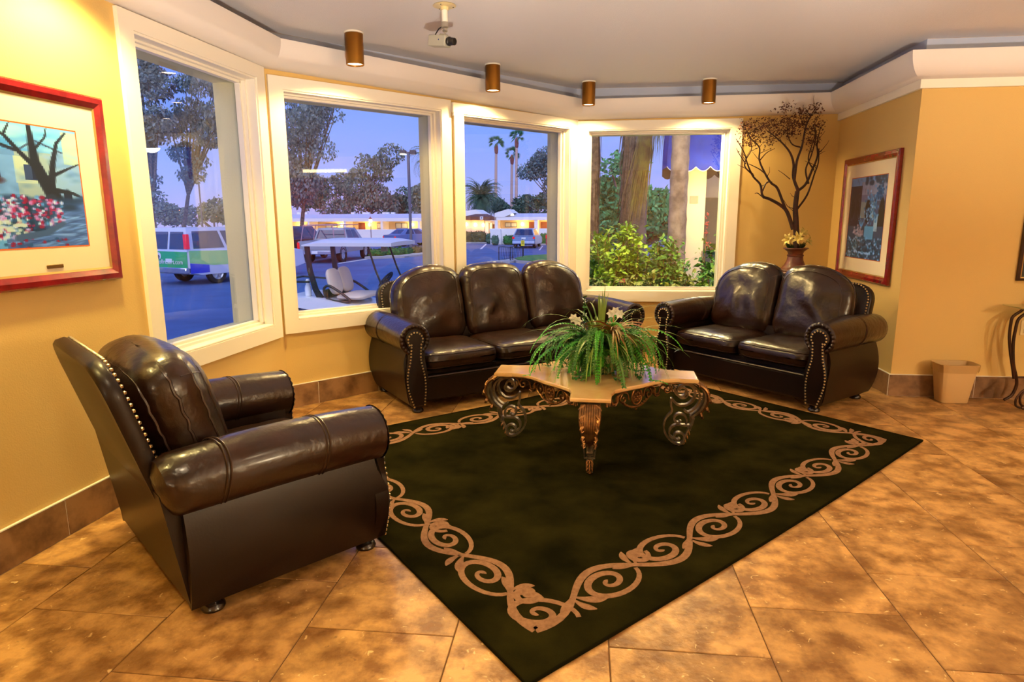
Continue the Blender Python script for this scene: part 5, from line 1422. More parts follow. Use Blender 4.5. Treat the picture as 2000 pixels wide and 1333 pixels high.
b = MB(); b.tube([(.45, -.004, .05), (x1, -.004, .42)], .006, 5); b.build('seam', M_BLUE, t)
M_CREAM = mat('cream_stucco', (238, 214, 170), .9, bump=(50, .3, .006), coord='pos'); M_BEIGE = mat('beige_siding', (190, 176, 150), .9)
b = MB(); b.box(1.63, 1.98, 11.0, 11.35, G, 2.75); o = tag(b.build('column', M_CREAM, smooth=False), 'cream stucco column lit under the blue awning', 'column')
t = thing('entrance_wall', 'beige entrance wall with side window right of the cream column', 'wall', (2.4, 12.4, G))
b = MB(); b.box(-.45, 1.8, 0, .25, 0, 3.9); b.build('siding', M_BEIGE, t, smooth=False)
b = MB(); b.box(-.20, .10, -.02, .02, .9, 2.6); b.build('pane', mat('dull_pane', (120, 112, 92), .2), t, smooth=False)
b = MB(); b.box(-.24, -.20, -.03, .03, .86, 2.64); b.box(.10, .14, -.03, .03, .86, 2.64); b.box(-.20, .10, -.03, .03, 2.6, 2.64); b.box(-.20, .10, -.03, .03, .86, .9); b.build('window_frame', M_BEIGE, t, smooth=False)
tag(MB().box(1.73, 1.86, 10.985, 10.997, 1.62, 1.74).build('notice', mat('pink_notice', (232, 150, 120), .7), smooth=False), 'small pinkish notice fixed to the cream column', 'notice')
light('porch_lamp', 'POINT', (1.95, 10.2, 1.75), 60, (1., .74, .34), .10)
light('porch_lamp', 'POINT', (1.0, 7.2, 2.3), 150, (1., .86, .46), .10)

# ---------------------------------------------------------------- motel
M_MW = mat('motel_white', (236, 230, 226), .85); M_MO = mat('motel_porch', (232, 206, 160), .85); M_ROOF = mat('motel_roof', (200, 198, 210), .85); M_DOOR = mat('motel_door', (120, 62, 44), .6)
M_WIN = mat('motel_curtain', (206, 210, 206), .5); M_WFR = mat('motel_window_frame', (110, 100, 96), .5); M_SC = mat('sconce_glow', (255, 214, 130), .5, emit=40, ecol=(255, 206, 110)); M_BROWN = mat('brown_fascia', (120, 74, 52), .8); M_LIL = mat('lilac_stucco', (196, 176, 166), .9)
def motel(root, Y, px, roof_t, roof_b, fas_b, wall_b, gnd, pil, wins, doors, lamps, lows, depth=7., porch=1.8):
    O = Vector(root.location); q = lambda x, y, Yv=Y: dp(x, y, Yv)-O
    Xa, Xb = q(px[0], 430).x, q(px[1], 430).x
    Z = lambda y: q(0.5*(px[0]+px[1]), y).z
    b = MB(); b.box(Xa, Xb, porch, depth, 0, Z(fas_b)); b.build('wall', M_MO, root, smooth=False)
    b = MB(); b.add([(Xa, -.3, Z(roof_b)), (Xb, -.3, Z(roof_b)), (Xb, 2.6, Z(roof_t)), (Xa, 2.6, Z(roof_t)), (Xa, depth, Z(roof_t)), (Xb, depth, Z(roof_t)), (Xa, depth, Z(fas_b)), (Xb, depth, Z(fas_b))], [(0, 1, 2, 3), (3, 2, 5, 4), (4, 5, 7, 6)]); b.build('roof', M_ROOF, root, smooth=False)
    b = MB(); b.box(Xa, Xb, -.3, -.1, Z(fas_b), Z(roof_b)); b.box(Xa, Xb, -.1, porch, Z(fas_b), Z(fas_b)+.1); b.build('fascia', M_MW, root, smooth=False)
    for (a, c) in pil: b = MB(); b.box(q(a, 430).x, q(c, 430).x, -.25, porch, 0, Z(fas_b)); b.build('pilaster', M_MW, root, smooth=False)
    for (a, c, t_, d_) in wins:
        b = MB(); b.box(q(a, 430).x, q(c, 430).x, porch-.06, porch, Z(d_), Z(t_)); f = b.build('window', M_WFR, root, smooth=False)
        xa, xc = q(a, 430).x+.06, q(c, 430).x-.06; xm = (xa+xc)/2
        for (u, v) in ((xa, xm-.04), (xm+.04, xc)): b = MB(); b.box(u, v, porch-.075, porch-.05, Z(d_)+.06, Z(t_)-.06); b.build('pane', M_WIN, f, smooth=False)
    for (a, c, t_) in doors: b = MB(); b.box(q(a, 430).x, q(c, 430).x, porch-.06, porch, 0, Z(t_)); b.build('door', M_DOOR, root, smooth=False)
    for (x, y) in lamps:
        p = q(x, y); b = MB(); b.lathe([(.02, -.16), (.09, -.10), (.11, .06), (.05, .14), (.01, .16)], 10, (p.x, porch-.12, p.z)); b.build('sconce', M_SC, root)
        light('motel_sconce', 'POINT', O+Vector((p.x, porch-.75, p.z-.05)), 55, (1., .62, .20), .12)
    for (a, c, t_, d_, tap) in lows:
        b = MB(); b.box(q(a, 430).x, q(c, 430).x, -1.5, -1.25, max(0, Z(d_)), Z(t_)); b.build('low_wall', M_MW, root, smooth=False)
mo = thing('motel_building', 'long low white motel with lit porches behind the golf cart', 'building', dp(700, 430, 62)); mo.location.z = G
motel(mo, 62, (530, 852), 418, 426.5, 433, 448, 470, ((602.5, 606), (672.5, 676.5), (744.5, 748.5), (817, 821)), ((584, 602, 437, 448), (622, 645, 437, 448), (724.5, 745, 436, 447.5), (762, 786, 436, 447.5)), ((667, 673, 436), (688, 701, 436), (808, 817.5, 435.5), (830, 838, 435)), ((573.5, 440), (655, 440), (711, 439.5), (797, 439.5), (847, 439.5)), ((530, 672, 448, 466, 0), (676, 803, 448, 464, 0), (815, 852, 446.5, 459, 0)))
b = MB()
O = Vector(mo.location)
for x in (585, 598, 690, 712, 719, 751, 757, 768, 830): p = dp(x, 418, 65)-O; b.box(p.x-.18, p.x+.18, p.y-.2, p.y+.2, p.z-.05, p.z+.16)
b.build('roof_vent', M_MW, mo, smooth=False, kind='stuff')
mo = thing('motel_building', 'white motel wing with a gable end behind the silver hatchback', 'building', dp(1010, 430, 57)); mo.location.z = G
motel(mo, 57, (970, 1140), 416.5, 424, 430, 446, 476, ((967, 972.5), (1044, 1050.5), (1126, 1132)), ((981.5, 1006, 435, 444.5), (1090, 1112, 435, 444.5)), ((1030, 1044, 434), (1053.5, 1067.5, 434)), ((1017, 438.5), (1079, 438.5), (1120, 438.5)), ((962, 1030, 446, 478, 0), (1055, 1126, 446, 478, 0)))
O = Vector(mo.location); q = lambda x, y, Yv=57: dp(x, y, Yv)-O
b = MB(); g_ = [q(967, 416.5), q(993, 408.5), q(1003.5, 416.5), q(985, 424.5), q(967, 424.5)]; b.add([(p.x, -.34, p.z) for p in g_]+[(p.x, 4.5, p.z) for p in g_], [tuple(range(5))[::1], (0, 5, 6, 1)[::1], (1, 6, 7, 2)]); b.build('gable', M_MW, mo, smooth=False)
b = MB(); w_ = [q(962.5, 447), q(983, 447), q(985.5, 476), q(969, 476)]; b.add([(p.x, -2.1, p.z) for p in w_]+[(p.x, -1.5, p.z) for p in w_], [(0, 3, 2, 1), (0, 1, 5, 4), (1, 2, 6, 5), (0, 4, 7, 3)]); b.build('buttress', M_MW, mo, smooth=False)
p = q(998.5, 420.5); b = MB(); b.ball((p.x, .8, p.z), .16, 8, 5); b.build('roof_lamp', mat('soft_globe', (255, 244, 220), .5, emit=3), mo)
mo = thing('motel_building', 'brown-roofed motel block with three wall sconces between the white wings', 'building', dp(930, 430, 60)); mo.location.z = G; O = Vector(mo.location); q = lambda x, y, Yv=60: dp(x, y, Yv)-O
b = MB(); b.box(q(900, 430).x, q(945.5, 430).x, 0, 5, 0, q(0, 430).z); b.build('wall', M_LIL, mo, smooth=False)
b = MB(); b.add([(q(908, 430).x, -.5, q(908, 430).z), (q(967, 430).x, -.5, q(967, 430).z), (q(967, 430).x, -.5, q(967, 423.5).z), (q(909, 430).x, -.5, q(909, 423).z), (q(946, 430).x, 2, q(946, 418).z), (q(922, 430).x, 2, q(922, 418).z), (q(908, 430).x, .1, q(908, 430).z), (q(967, 430).x, .1, q(967, 430).z)], [(0, 1, 2, 3), (3, 2, 4, 5), (1, 0, 6, 7)]); b.build('fascia', M_BROWN, mo, smooth=False)
b = MB(); g_ = [q(890, 430, 63), q(890, 415, 63), q(929, 409.5, 63), q(944, 419, 63), q(944, 430, 63)]; b.add([(p.x, p.y, p.z) for p in g_]+[(p.x, p.y+5, p.z) for p in g_], [tuple(range(5))[::-1], (1, 2, 7, 6), (2, 3, 8, 7)]); b.build('gable', M_MW, mo, smooth=False)
b = MB(); b.box(q(945.5, 430).x, q(953.5, 430).x, .2, 4, 0, q(950, 431).z); b.box(q(953.5, 430).x, q(968, 430).x, .2, 4, q(950, 436).z, q(950, 431).z); b.box(q(953.5, 430).x, q(968, 430).x, 3, 4, 0, q(950, 436).z); b.build('portal', M_MW, mo, smooth=False)
b = MB(); b.box(q(953.8, 430).x, q(957.5, 430).x, 2.9, 3, 0, q(950, 439).z); b.build('door', M_DOOR, mo, smooth=False)
p = q(942.5, 426); b = MB(); b.box(p.x-.14, p.x+.14, -.62, -.5, p.z-.16, p.z+.14); sg = b.build('number_sign', M_MW, mo, smooth=False)
b = MB(); b.box(p.x-.05, p.x+.05, -.632, -.62, p.z-.06, p.z+.08); b.build('glyph', mat('glyph_blue', (90, 100, 150), .6), sg, smooth=False)
for (x, y) in ((911, 438.5), (928.5, 439.5), (944.2, 440)):
    p = q(x, y); b = MB(); b.lathe([(.02, -.16), (.10, -.10), (.10, .10), (.02, .16)], 10, (p.x, -.12, p.z)); b.build('sconce', M_SC, mo); light('motel_sconce', 'POINT', O+Vector((p.x, -.55, p.z)), 18, (1., .5, .14), .1)
p = q(961, 441); light('motel_sconce', 'POINT', O+Vector((p.x, 1.8, p.z)), 25, (1., .66, .24), .1)
# hedges
M_HEDGE = mat('hedge_leaf', (66, 128, 48), .8, var=((36, 82, 34), 3, 5, .35, .65), bump=(9, 1., .15), coord='pos'); M_HBR = mat('hedge_brown', (128, 106, 54), .8, var=((84, 72, 34), 2, 5, .35, .65), bump=(9, 1., .15), coord='pos'); M_HGR = mat('hedge_greygreen', (96, 124, 92), .8, var=((64, 88, 66), 2, 5, .35, .65), bump=(9, 1., .15), coord='pos')
def hedge(label, xa, xb, yt, Y, m, dep=.9, group='clipped hedges of the parking lot', rnd_=.12):
    pa, pb = dp(xa, yt, Y), dp(xb, yt, Y); cx = (pa.x+pb.x)/2; hx = (pb.x-pa.x)/2; H = pa.z-G
    t = thing('hedge', label, 'hedge', (cx, Y, G), 0, group); b = MB(); nu, nv = 28, 14
    def f(u, v):
        a = 2*PI*u; ph = PI*v; c_, s_ = cos(a), sin(a); k = (abs(c_)**5+abs(s_)**5)**(-.2); z = .5-.5*cos(ph); sp = min(1, (sin(ph)**2+.02)**.18); w_ = 1+rnd_*noise.noise(Vector((c_*3+cx, s_*3, v*5)))
        return (c_*k*hx*sp*w_, s_*k*dep*.5*sp*w_, H*z*(1+.05*noise.noise(Vector((a*2, v*3, cx)))))
    b.grid(f, nu, nv, cu=True); b.build('body', m, t)
    b = MB()
    for k in range(int(220*hx)):
        a = rt.uniform(0, 2*PI); v = rt.uniform(.1, .97); p = Vector(f(a/(2*PI), v)); d = Vector((rt.uniform(-1, 1), rt.uniform(-1, .2), rt.uniform(-.2, 1))).normalized()*rt.uniform(.08, .16); S = d.orthogonal()*.35; b.add([p, p+d*.5+S, p+d, p+d*.5-S], [(0, 1, 2, 3)])
    b.build('leaves', m, t, smooth=False, kind='stuff')
for k, (xa, xb, yt, Y, lb) in enumerate(((723, 754, 487.5, 37.2, 'clipped green hedge just right of the pickup'), (752, 786, 485, 38, 'clipped green hedge in the middle of the kerb island'), (784, 803, 484.5, 39.2, 'clipped green hedge at the foot of the lamp post'), (806, 822, 482, 40.4, 'yellowish clipped hedge at the right end of the kerb island'))):
    hedge(lb, xa, xb, yt, Y, M_HEDGE if k < 3 else M_HBR, 1.4)
slab('kerb_bed', [gp(712, 507), gp(790, 504), gp(826, 500), gp(828, 492), gp(715, 495)], G, G+.10, M_WALK)
hedge('brown clipped hedge below the three sconces', 904, 951, 453.5, 58, M_HBR); hedge('grey green round shrub beside the white buttress', 950, 963, 456.5, 57.5, M_HGR, 1.2); hedge('small grey green shrub at the foot of the buttress', 961, 973.5, 461.5, 53.8, M_HGR, 1.)
hedge('dark green hedge left of the silver hatchback', 983.5, 1010, 460.5, 54.6, M_HEDGE); hedge('dark green hedge between the silver and the red car', 1055, 1074, 457, 54.6, M_HEDGE); hedge('dark olive hedge behind the blue sedan near the pilaster', 815, 840, 459.5, 58, M_HBR)

# ---------------------------------------------------------------- vehicles
M_TYRE = mat('tyre_rubber', (24, 23, 24), .85); M_RIM = mat('alloy_rim', (196, 198, 204), .35, metal=.7); M_CGL = mat('car_glass', (40, 52, 84), .08, spec=.8); M_TAIL = mat('tail_lens', (190, 20, 24), .25, emit=.5, ecol=(220, 20, 24)); M_PLATE = mat('plate_white', (220, 220, 222), .5); M_CHROME = mat('chrome', (206, 208, 214), .2, metal=.9); M_TRIMB = mat('black_trim', (26, 26, 30), .6)
def body_loft(b, poly, W, ch=.06, k=.965, top=None):
    cx = sum(p[0] for p in poly)/len(poly); cz = sum(p[1] for p in poly)/len(poly); n = len(poly); vs = []
    for y, kk in ((-W/2, k), (-W/2+ch, 1), (W/2-ch, 1), (W/2, k)):
        for (x, z) in poly: vs.append((cx+(x-cx)*kk, y, cz+(z-cz)*kk))
    fs = [tuple(range(n)), tuple(3*n+i for i in range(n))[::-1]]
    for i in range(3): fs += [(i*n+(j+1) % n, i*n+j, (i+1)*n+j, (i+1)*n+(j+1) % n) for j in range(n)]
    b.add(vs, fs)
def cabin(b, q, W, tw):
    """q = rear bottom, rear top, front top, front bottom (x, z)"""
    wb = W/2-.03; wt = tw/2; vs = []
    for s_ in (-1, 1): vs += [(q[0][0], s_*wb, q[0][1]), (q[1][0], s_*wt, q[1][1]), (q[2][0], s_*wt, q[2][1]), (q[3][0], s_*wb, q[3][1])]
    b.add(vs, [(0, 3, 2, 1), (4, 5, 6, 7), (0, 1, 5, 4), (1, 2, 6, 5), (2, 3, 7, 6)])
def side_win(q, W, tw, s_, u0, u1, v0, v1, sl0=None):
    wb = W/2-.03+.008; wt = tw/2+.008; out = []
    for u, v in ((u0, v0), (u1, v0), (u1, v1), (u0, v1)):
        xb_ = q[0][0]+(q[3][0]-q[0][0])*u; xt = q[1][0]+(q[2][0]-q[1][0])*u; zb_ = q[0][1]+(q[3][1]-q[0][1])*u; zt = q[1][1]+(q[2][1]-q[1][1])*u
        out.append((xb_+(xt-xb_)*v, s_*(wb+(wt-wb)*v), zb_+(zt-zb_)*v))
    return out
def wheel(par, x, y, r, w, s_):
    Mw = Matrix.Translation((x, y, r)) @ Matrix.Rotation(-s_*PI/2, 4, 'X')
    b = MB(); b.lathe([(r*.60, -w*.45), (r*.93, -w*.5), (r, -w*.36), (r, w*.36), (r*.93, w*.5), (r*.64, w*.46), (r*.60, w*.30), (r*.6, -w*.3)], 22, M=Mw, cap=False); o = b.build('wheel', M_TYRE, par)
    b = MB(); b.lathe([(.001, w*.30), (r*.16, w*.36), (r*.20, w*.28), (r*.52, w*.24), (r*.62, w*.40), (r*.62, w*.2), (.001, w*.1)], 20, M=Mw)
    for k in range(6): a = 2*PI*k/6; b.tube([tuple(Vector((cos(a)*r*.16, sin(a)*r*.16, w*.33))), tuple(Vector((cos(a)*r*.56, sin(a)*r*.56, w*.36)))], r*.07, 5, M=Mw)
    b.build('rim', M_RIM, o)
def vehicle(name, label, cat, loc, ang, paint, L, W, poly, q, tw, wx, wr, wins, tails, plate, bump_z, rear_win=(.08, .92, .16, .86), paint2=None, bump_m=None):
    t = thing(name, label, cat, (loc[0], loc[1], G), ang)
    b = MB(); body_loft(b, poly, W); b.build('body', paint, t, ang=25)
    b = MB(); cabin(b, q, W, tw); c = b.build('cabin', paint2 or paint, t, smooth=False)
    for s_ in (-1, 1):
        for (u0, u1, v0, v1) in wins:
            b = MB(); p = side_win(q, W, tw, s_, u0, u1, v0, v1); b.add(p, [(0, 1, 2, 3)[::(1 if s_ < 0 else -1)]]); b.build('side_window', M_CGL, c, smooth=False)
    if rear_win:
        (rx, rz0), (rx1, rz1) = q[0], q[1]; wb, wt = W/2-.03, tw/2; vs = []
        for u, v in ((rear_win[0], rear_win[2]), (rear_win[1], rear_win[2]), (rear_win[1], rear_win[3]), (rear_win[0], rear_win[3])):
            w2 = wb+(wt-wb)*v; vs.append((rx+(rx1-rx)*v-.010, w2*(1-2*u), rz0+(rz1-rz0)*v))
        b = MB(); b.add(vs, [(0, 1, 2, 3)]); b.build('rear_window', M_CGL, c, smooth=False)
        vs2 = []
        for u, v in ((.1, .15), (.9, .15), (.9, .88), (.1, .88)): w2 = wb+(wt-wb)*v; vs2.append((q[3][0]+(q[2][0]-q[3][0])*v+.010, w2*(1-2*u), q[3][1]+(q[2][1]-q[3][1])*v))
        b = MB(); b.add(vs2, [(3, 2, 1, 0)]); b.build('windscreen', M_CGL, c, smooth=False)
    for x in wx:
        for s_ in (-1, 1): wheel(t, x, s_*(W/2-.13), wr, .22, s_)
    xr = min(p[0] for p in poly)
    for s_ in (-1, 1):
        b = MB(); b.cbox(xr-.02, xr+.12, s_*(W/2)-(.17 if s_ > 0 else -.005), s_*(W/2)+(.005 if s_ > 0 else -.005)+(.165 if s_ < 0 else 0), tails[0], tails[1], .015); b.build('tail_light', M_TAIL, t)
    b = MB(); b.cbox(xr-.12, xr+.10, -W/2+.02, W/2-.02, bump_z, bump_z+.20, .03); b.build('bumper', bump_m or M_CHROME, t)
    b = MB(); b.cbox(xr-.135 if plate < bump_z+.2 else xr-.03, xr, -.16, .16, plate, plate+.13, .004); b.build('license_plate', M_PLATE, t)
    return t
# shuttle van
M_VAN = mat('van_silver', (200, 206, 224), .3, coat=.5); M_GR1 = mat('van_green', (34, 168, 96), .35, coat=.4); M_GR2 = mat('van_lime', (150, 214, 130), .35, coat=.4); M_BLU2 = mat('van_blue', (40, 64, 200), .35, coat=.4)
va = R_(69); rrw = Vector((-13.39, 21.63)); f_ = Vector((cos(va), sin(va))); l_ = Vector((-sin(va), cos(va))); vo = rrw-f_*1.15+l_*.87+Vector((.38, 0))
van = vehicle('shuttle_van', 'green and silver shuttle van with resort lettering parked outside the left window', 'van', vo, va, M_VAN, 5.4, 2.0, [(0, .42), (.02, 1.19), (4.4, 1.17), (5.3, 1.0), (5.4, .45), (4.9, .34), (.4, .34)], ((.0, 1.16), (.14, 1.96), (3.4, 1.96), (4.3, 1.15)), 1.66, (1.15, 4.45), .38, ((.06, .36, .12, .86), (.39, .62, .12, .86), (.65, .84, .12, .86)), (1.25, 1.75), .78, .42, rear_win=None, bump_m=M_CHROME)
b = MB()
for (u0, u1) in ((.07, .47), (.53, .93)):
    vs = []
    for u, v in ((u0, .10), (u1, .10), (u1, .84), (u0, .84)): w2 = .97+(.83-.97)*v; vs.append((.14*v-.014, w2*(1-2*u), 1.16+.80*v))
    b = MB(); b.add(vs, [(0, 1, 2, 3)]); b.build('rear_window', M_CGL, van, smooth=False)
b = MB(); b.add([(-.014, .96, .62), (-.014, -.96, .62), (.0, -.96, 1.16), (.0, .96, 1.16)], [(0, 1, 2, 3)]); rp_ = b.build('rear_graphic', M_GR1, van, smooth=False)
for s_ in (-1, 1):
    y = s_*1.006
    b = MB(); b.add([(.05, y, .78), (1.0, y, .66), (4.5, y, .62), (4.6, y, 1.05), (2.4, y, 1.12), (.05, y, 1.20)], [tuple(range(6))[::(1 if s_ < 0 else -1)]]); b.build('side_graphic', M_GR2, van, smooth=False)
    b = MB(); b.add([(.05, y, .77), (.05, y, .42), (.8, y, .42), (.8, y, .68)], [(0, 1, 2, 3)[::(1 if s_ < 0 else -1)]]); b.build('side_graphic', M_BLU2, van, smooth=False)
    b = MB(); b.add([(1.6, y, .60), (1.6, y, .42), (4.0, y, .42), (4.0, y, .60)], [(0, 1, 2, 3)[::(1 if s_ < 0 else -1)]]); b.build('side_graphic', M_BLU2, van, smooth=False)
Mt = Matrix(((0, 0, -1, -.022), (-1, 0, 0, -.05), (0, 1, 0, .80), (0, 0, 0, 1)))
text_obj('lettering', 'golfresort.com', .23, M_PLATE, van, Mt, .003)
b = MB(); b.lathe([(.001, 0), (.125, 0), (.125, .006), (.001, .006)], 22, M=Matrix.Translation((-.016, .52, 1.0)) @ Matrix.Rotation(-PI/2, 4, 'Y')); em = b.build('emblem', M_PLATE, van)
b = MB(); b.lathe([(.001, .006), (.052, .006), (.052, .010), (.001, .010)], 16, M=Matrix.Translation((-.016, .52, .98)) @ Matrix.Rotation(-PI/2, 4, 'Y')); b.box(-.028, -.020, .49, .55, .89, .97); b.build('emblem_mark', mat('emblem_navy', (40, 50, 90), .5), em)
# pickup
M_PK = mat('pickup_silver', (140, 148, 160), .3, coat=.5)
pk = thing('pickup_truck', 'silver pickup truck with ladder rack parked behind the golf cart', 'truck', (-13.5, 31.55, G), R_(89)); W = 1.95
b = MB(); body_loft(b, [(0, .55), (0, 1.12), (1.95, 1.14), (5.3, 1.06), (5.5, .95), (5.5, .5), (.1, .48)], W); b.build('body', M_PK, pk, ang=25)
qv = ((1.95, 1.10), (2.15, 1.76), (3.6, 1.76), (4.3, 1.08)); b = MB(); cabin(b, qv, W, 1.5); c = b.build('cabin', M_PK, pk, smooth=False)
for s_ in (-1, 1):
    for w_ in ((.06, .42, .1, .86), (.46, .80, .1, .86)): b = MB(); b.add(side_win(qv, W, 1.5, s_, *w_), [(0, 1, 2, 3)[::(1 if s_ < 0 else -1)]]); b.build('side_window', M_CGL, c, smooth=False)
b = MB(); b.add([(1.97, .82, 1.2), (1.97, -.82, 1.2), (2.12, -.70, 1.66), (2.12, .70, 1.66)], [(0, 1, 2, 3)]); b.build('rear_window', M_CGL, c, smooth=False)
for x in (1.2, 4.6):
    for s_ in (-1, 1):
        wheel(pk, x, s_*(W/2-.12), .38, .25, s_)
        b = MB(); b.lathe([(.42, -.02), (.46, -.01), (.46, .03), (.42, .035)], 20, M=Matrix.Translation((x, s_*(W/2-.012), .40)) @ Matrix.Rotation(PI/2, 4, 'X'), cap=False); b.build('wheel_arch', M_TRIMB, pk)
for s_ in (-1, 1): b = MB(); b.cbox(-.025, .10, s_*.98-.13 if s_ > 0 else -.985, .985 if s_ > 0 else -.98+.13, .74, 1.06, .012); b.build('tail_light', M_TAIL, pk)
b = MB(); b.cbox(-.17, .02, -.95, .95, .46, .66, .03); b.build('bumper', M_CHROME, pk); b = MB(); b.cbox(-.182, -.165, -.16, .16, .50, .63, .003); b.build('license_plate', M_PLATE, pk)
b = MB(); b.cbox(-.012, .0, -.80, .80, .70, 1.08, .004); tg = b.build('tailgate', M_PK, pk); b = MB(); b.cbox(-.022, -.01, -.10, .10, .95, 1.02, .003); b.build('handle', M_TRIMB, tg)
b = MB()
for s_ in (-1, 1):
    b.tube([(.3, s_*.9, 1.12), (.42, s_*.78, 1.92), (4.0, s_*.78, 1.92)], .025, 6); b.tube([(1.8, s_*.9, 1.12), (1.9, s_*.78, 1.92)], .025, 6)
for x in (.42, 1.3, 2.2, 3.1, 4.0): b.tube([(x, -.78, 1.92), (x, .78, 1.92)], .022, 6)
b.build('ladder_rack', mat('rack_steel', (170, 130, 140), .5, metal=.3), pk)
vehicle('pickup_truck', 'dark maroon truck with lit tail lamp at the left edge of the golf cart window', 'truck', (-16.0, 32.2), R_(89), mat('maroon_paint', (70, 22, 34), .3, coat=.5), 5.2, 1.95, [(0, .55), (0, 1.18), (4.2, 1.18), (5.1, 1.05), (5.2, .5), (.1, .48)], ((.1, 1.15), (.4, 1.85), (3.0, 1.85), (3.9, 1.16)), 1.5, (1.1, 4.2), .40, ((.05, .32, .12, .86), (.36, .62, .12, .86), (.66, .86, .12, .86)), (.72, 1.14), .72, .45, paint2=mat('maroon_dark', (50, 54, 96), .3, coat=.5), bump_m=mat('maroon_bumper', (60, 20, 28), .4))
for o_ in C.objects:
    if o_.name.startswith('tail_light') and o_.parent and 'maroon' in o_.parent.get('label', ''):
        o_.data.materials[0] = mat('tail_lens_lit', (255, 60, 60), .3, emit=9, ecol=(255, 40, 50))
vehicle('sedan', 'blue sedan parked in front of the motel behind the hedges', 'car', (-15.6, 51.0), R_(50), mat('sedan_blue', (90, 116, 166), .3, coat=.5), 4.6, 1.8, [(0, .4), (0, .92), (.9, .98), (3.4, .96), (4.5, .76), (4.6, .4), (4.2, .26), (.4, .26)], ((.55, .95), (1.25, 1.42), (2.5, 1.42), (3.5, .94)), 1.3, (.85, 3.6), .32, ((.14, .46, .1, .86), (.5, .82, .1, .86)), (.62, .82), .55, .34, bump_m=mat('sedan_bumper', (110, 136, 186), .35))
vehicle('hatchback', 'silver blue hatchback parked nose-in at the motel', 'car', (-4.42, 48.2), R_(86), mat('hatch_silver', (116, 138, 178), .3, coat=.5), 4.1, 1.72, [(0, .36), (0, .86), (.35, .96), (3.0, .92), (4.0, .72), (4.1, .4), (3.8, .26), (.3, .26)], ((.12, .92), (.55, 1.46), (2.2, 1.46), (3.1, .90)), 1.2, (.72, 3.2), .31, ((.12, .44, .1, .86), (.48, .80, .1, .86)), (.70, .86), .68, .34, rear_win=(.06, .94, .08, .88), bump_m=mat('hatch_bumper', (170, 188, 220), .35))
vehicle('crossover', 'red crossover car cut off by the right window frame', 'car', (-1.75, 46.0), R_(86), mat('car_red', (176, 34, 62), .3, coat=.5), 4.4, 1.8, [(0, .42), (0, .98), (.3, 1.05), (3.2, 1.0), (4.3, .8), (4.4, .45), (4.0, .3), (.3, .3)], ((.10, 1.02), (.45, 1.66), (2.6, 1.66), (3.4, 1.0)), 1.3, (.8, 3.4), .34, ((.1, .42, .1, .86), (.46, .80, .1, .86)), (.80, 1.05), .70, .36, bump_m=mat('red_bumper', (150, 30, 56), .35))
# golf cart
cart = thing('golf_cart', 'white golf cart with roof and number plate parked right outside the bay window', 'golf cart', (-4.97, 11.5, G), R_(-4))
M_CW = mat('cart_white', (226, 224, 226), .35, coat=.3); M_SEAT = mat('cart_seat', (222, 202, 180), .6, bump=(30, .15, .004)); M_CBLK = mat('cart_black', (30, 26, 24), .5)
b = MB(); body_loft(b, [(-.62, .50), (-.58, .80), (-.30, .885), (.35, .86), (.62, .80), (1.05, .72), (1.28, .66), (1.30, .30), (.42, .26), (.36, .50), (.20, .64), (-.05, .68), (-.28, .62), (-.42, .46)], 1.18, .08, .97); b.build('body', M_CW, cart, ang=30)
b = MB(); body_loft(b, [(1.28, .30), (1.9, .30), (2.32, .42), (2.36, .62), (2.15, .82), (1.95, .90), (1.86, .86), (1.80, .36), (1.28, .36)], 1.14, .08, .97); b.build('front_cowl', M_CW, cart, ang=30)
for x in (-.02, 1.98):
    for s_ in (-1, 1): wheel(cart, x, s_*.50, .24, .2, s_)
b = MB(); b.cbox(-.35, 2.2, -.45, .45, .22, .34, .03); b.build('chassis', M_CBLK, cart)
b = MB()
def roof(u, v):
    x = .10+1.66*u; y = -.62+1.24*v; e = (1-(2*u-1)**8)*(1-(2*v-1)**6); return (x, y, 1.80+.05*e+.035*min(1, max(0, (u-.06)*8))+.015*sin(PI*v))
b.grid(roof, 24, 14); V = 15; o2 = len(b.v)
b.v += [(x, y, 1.775) for (x, y, z) in b.v[:o2]]
b.f += [tuple(i+o2 for i in f)[::-1] for f in b.f[:]]
per = [i*V for i in range(24)]+[24*V+j for j in range(14)]+[i*V+14 for i in range(24, 0, -1)]+[j for j in range(14, 0, -1)]
for i in range(len(per)): p, q2 = per[i], per[(i+1) % len(per)]; b.f.append((p, p+o2, q2+o2, q2))
b.build('roof', mat('cart_roof', (206, 208, 214), .4), cart, ang=50)
for s_ in (-1, 1):
    b = MB(); b.band([(.14, s_*.50, 1.79), (.17, s_*.50, 1.35), (.26, s_*.50, 1.0), (.34, s_*.48, .84)], (0, 1, 0), .06, [.075, .08, .085, .11]); b.build('rear_post', M_CBLK, cart)
    b = MB(); b.tube([(1.28, s_*.50, 1.79), (1.42, s_*.52, 1.35), (1.62, s_*.54, .86)], .018, 7); b.build('front_post', M_CBLK, cart)
    b = MB(); b.tube(bez([(.44, s_*.50, .86), (.42, s_*.50, 1.02), (.52, s_*.50, 1.07), (.72, s_*.50, .96), (.90, s_*.50, .82), (.84, s_*.50, .78), (.60, s_*.50, .80), (.46, s_*.50, .85)], 6), .024, 7); b.build('armrest', M_CBLK, cart)
    bm, P = puff(.245, .24, .065, 3.2, 2.4, seed=3+s_, wr=.004); Ms = Matrix.Translation((.50, s_*.235, 1.13)) @ Matrix.Rotation(R_(-14), 4, 'Y') @ Matrix.Rotation(PI/2, 4, 'Z'); bm.v = [tuple(Ms @ Vector(p)) for p in bm.v]; bm.build('seat_back', M_SEAT, cart, ang=80)
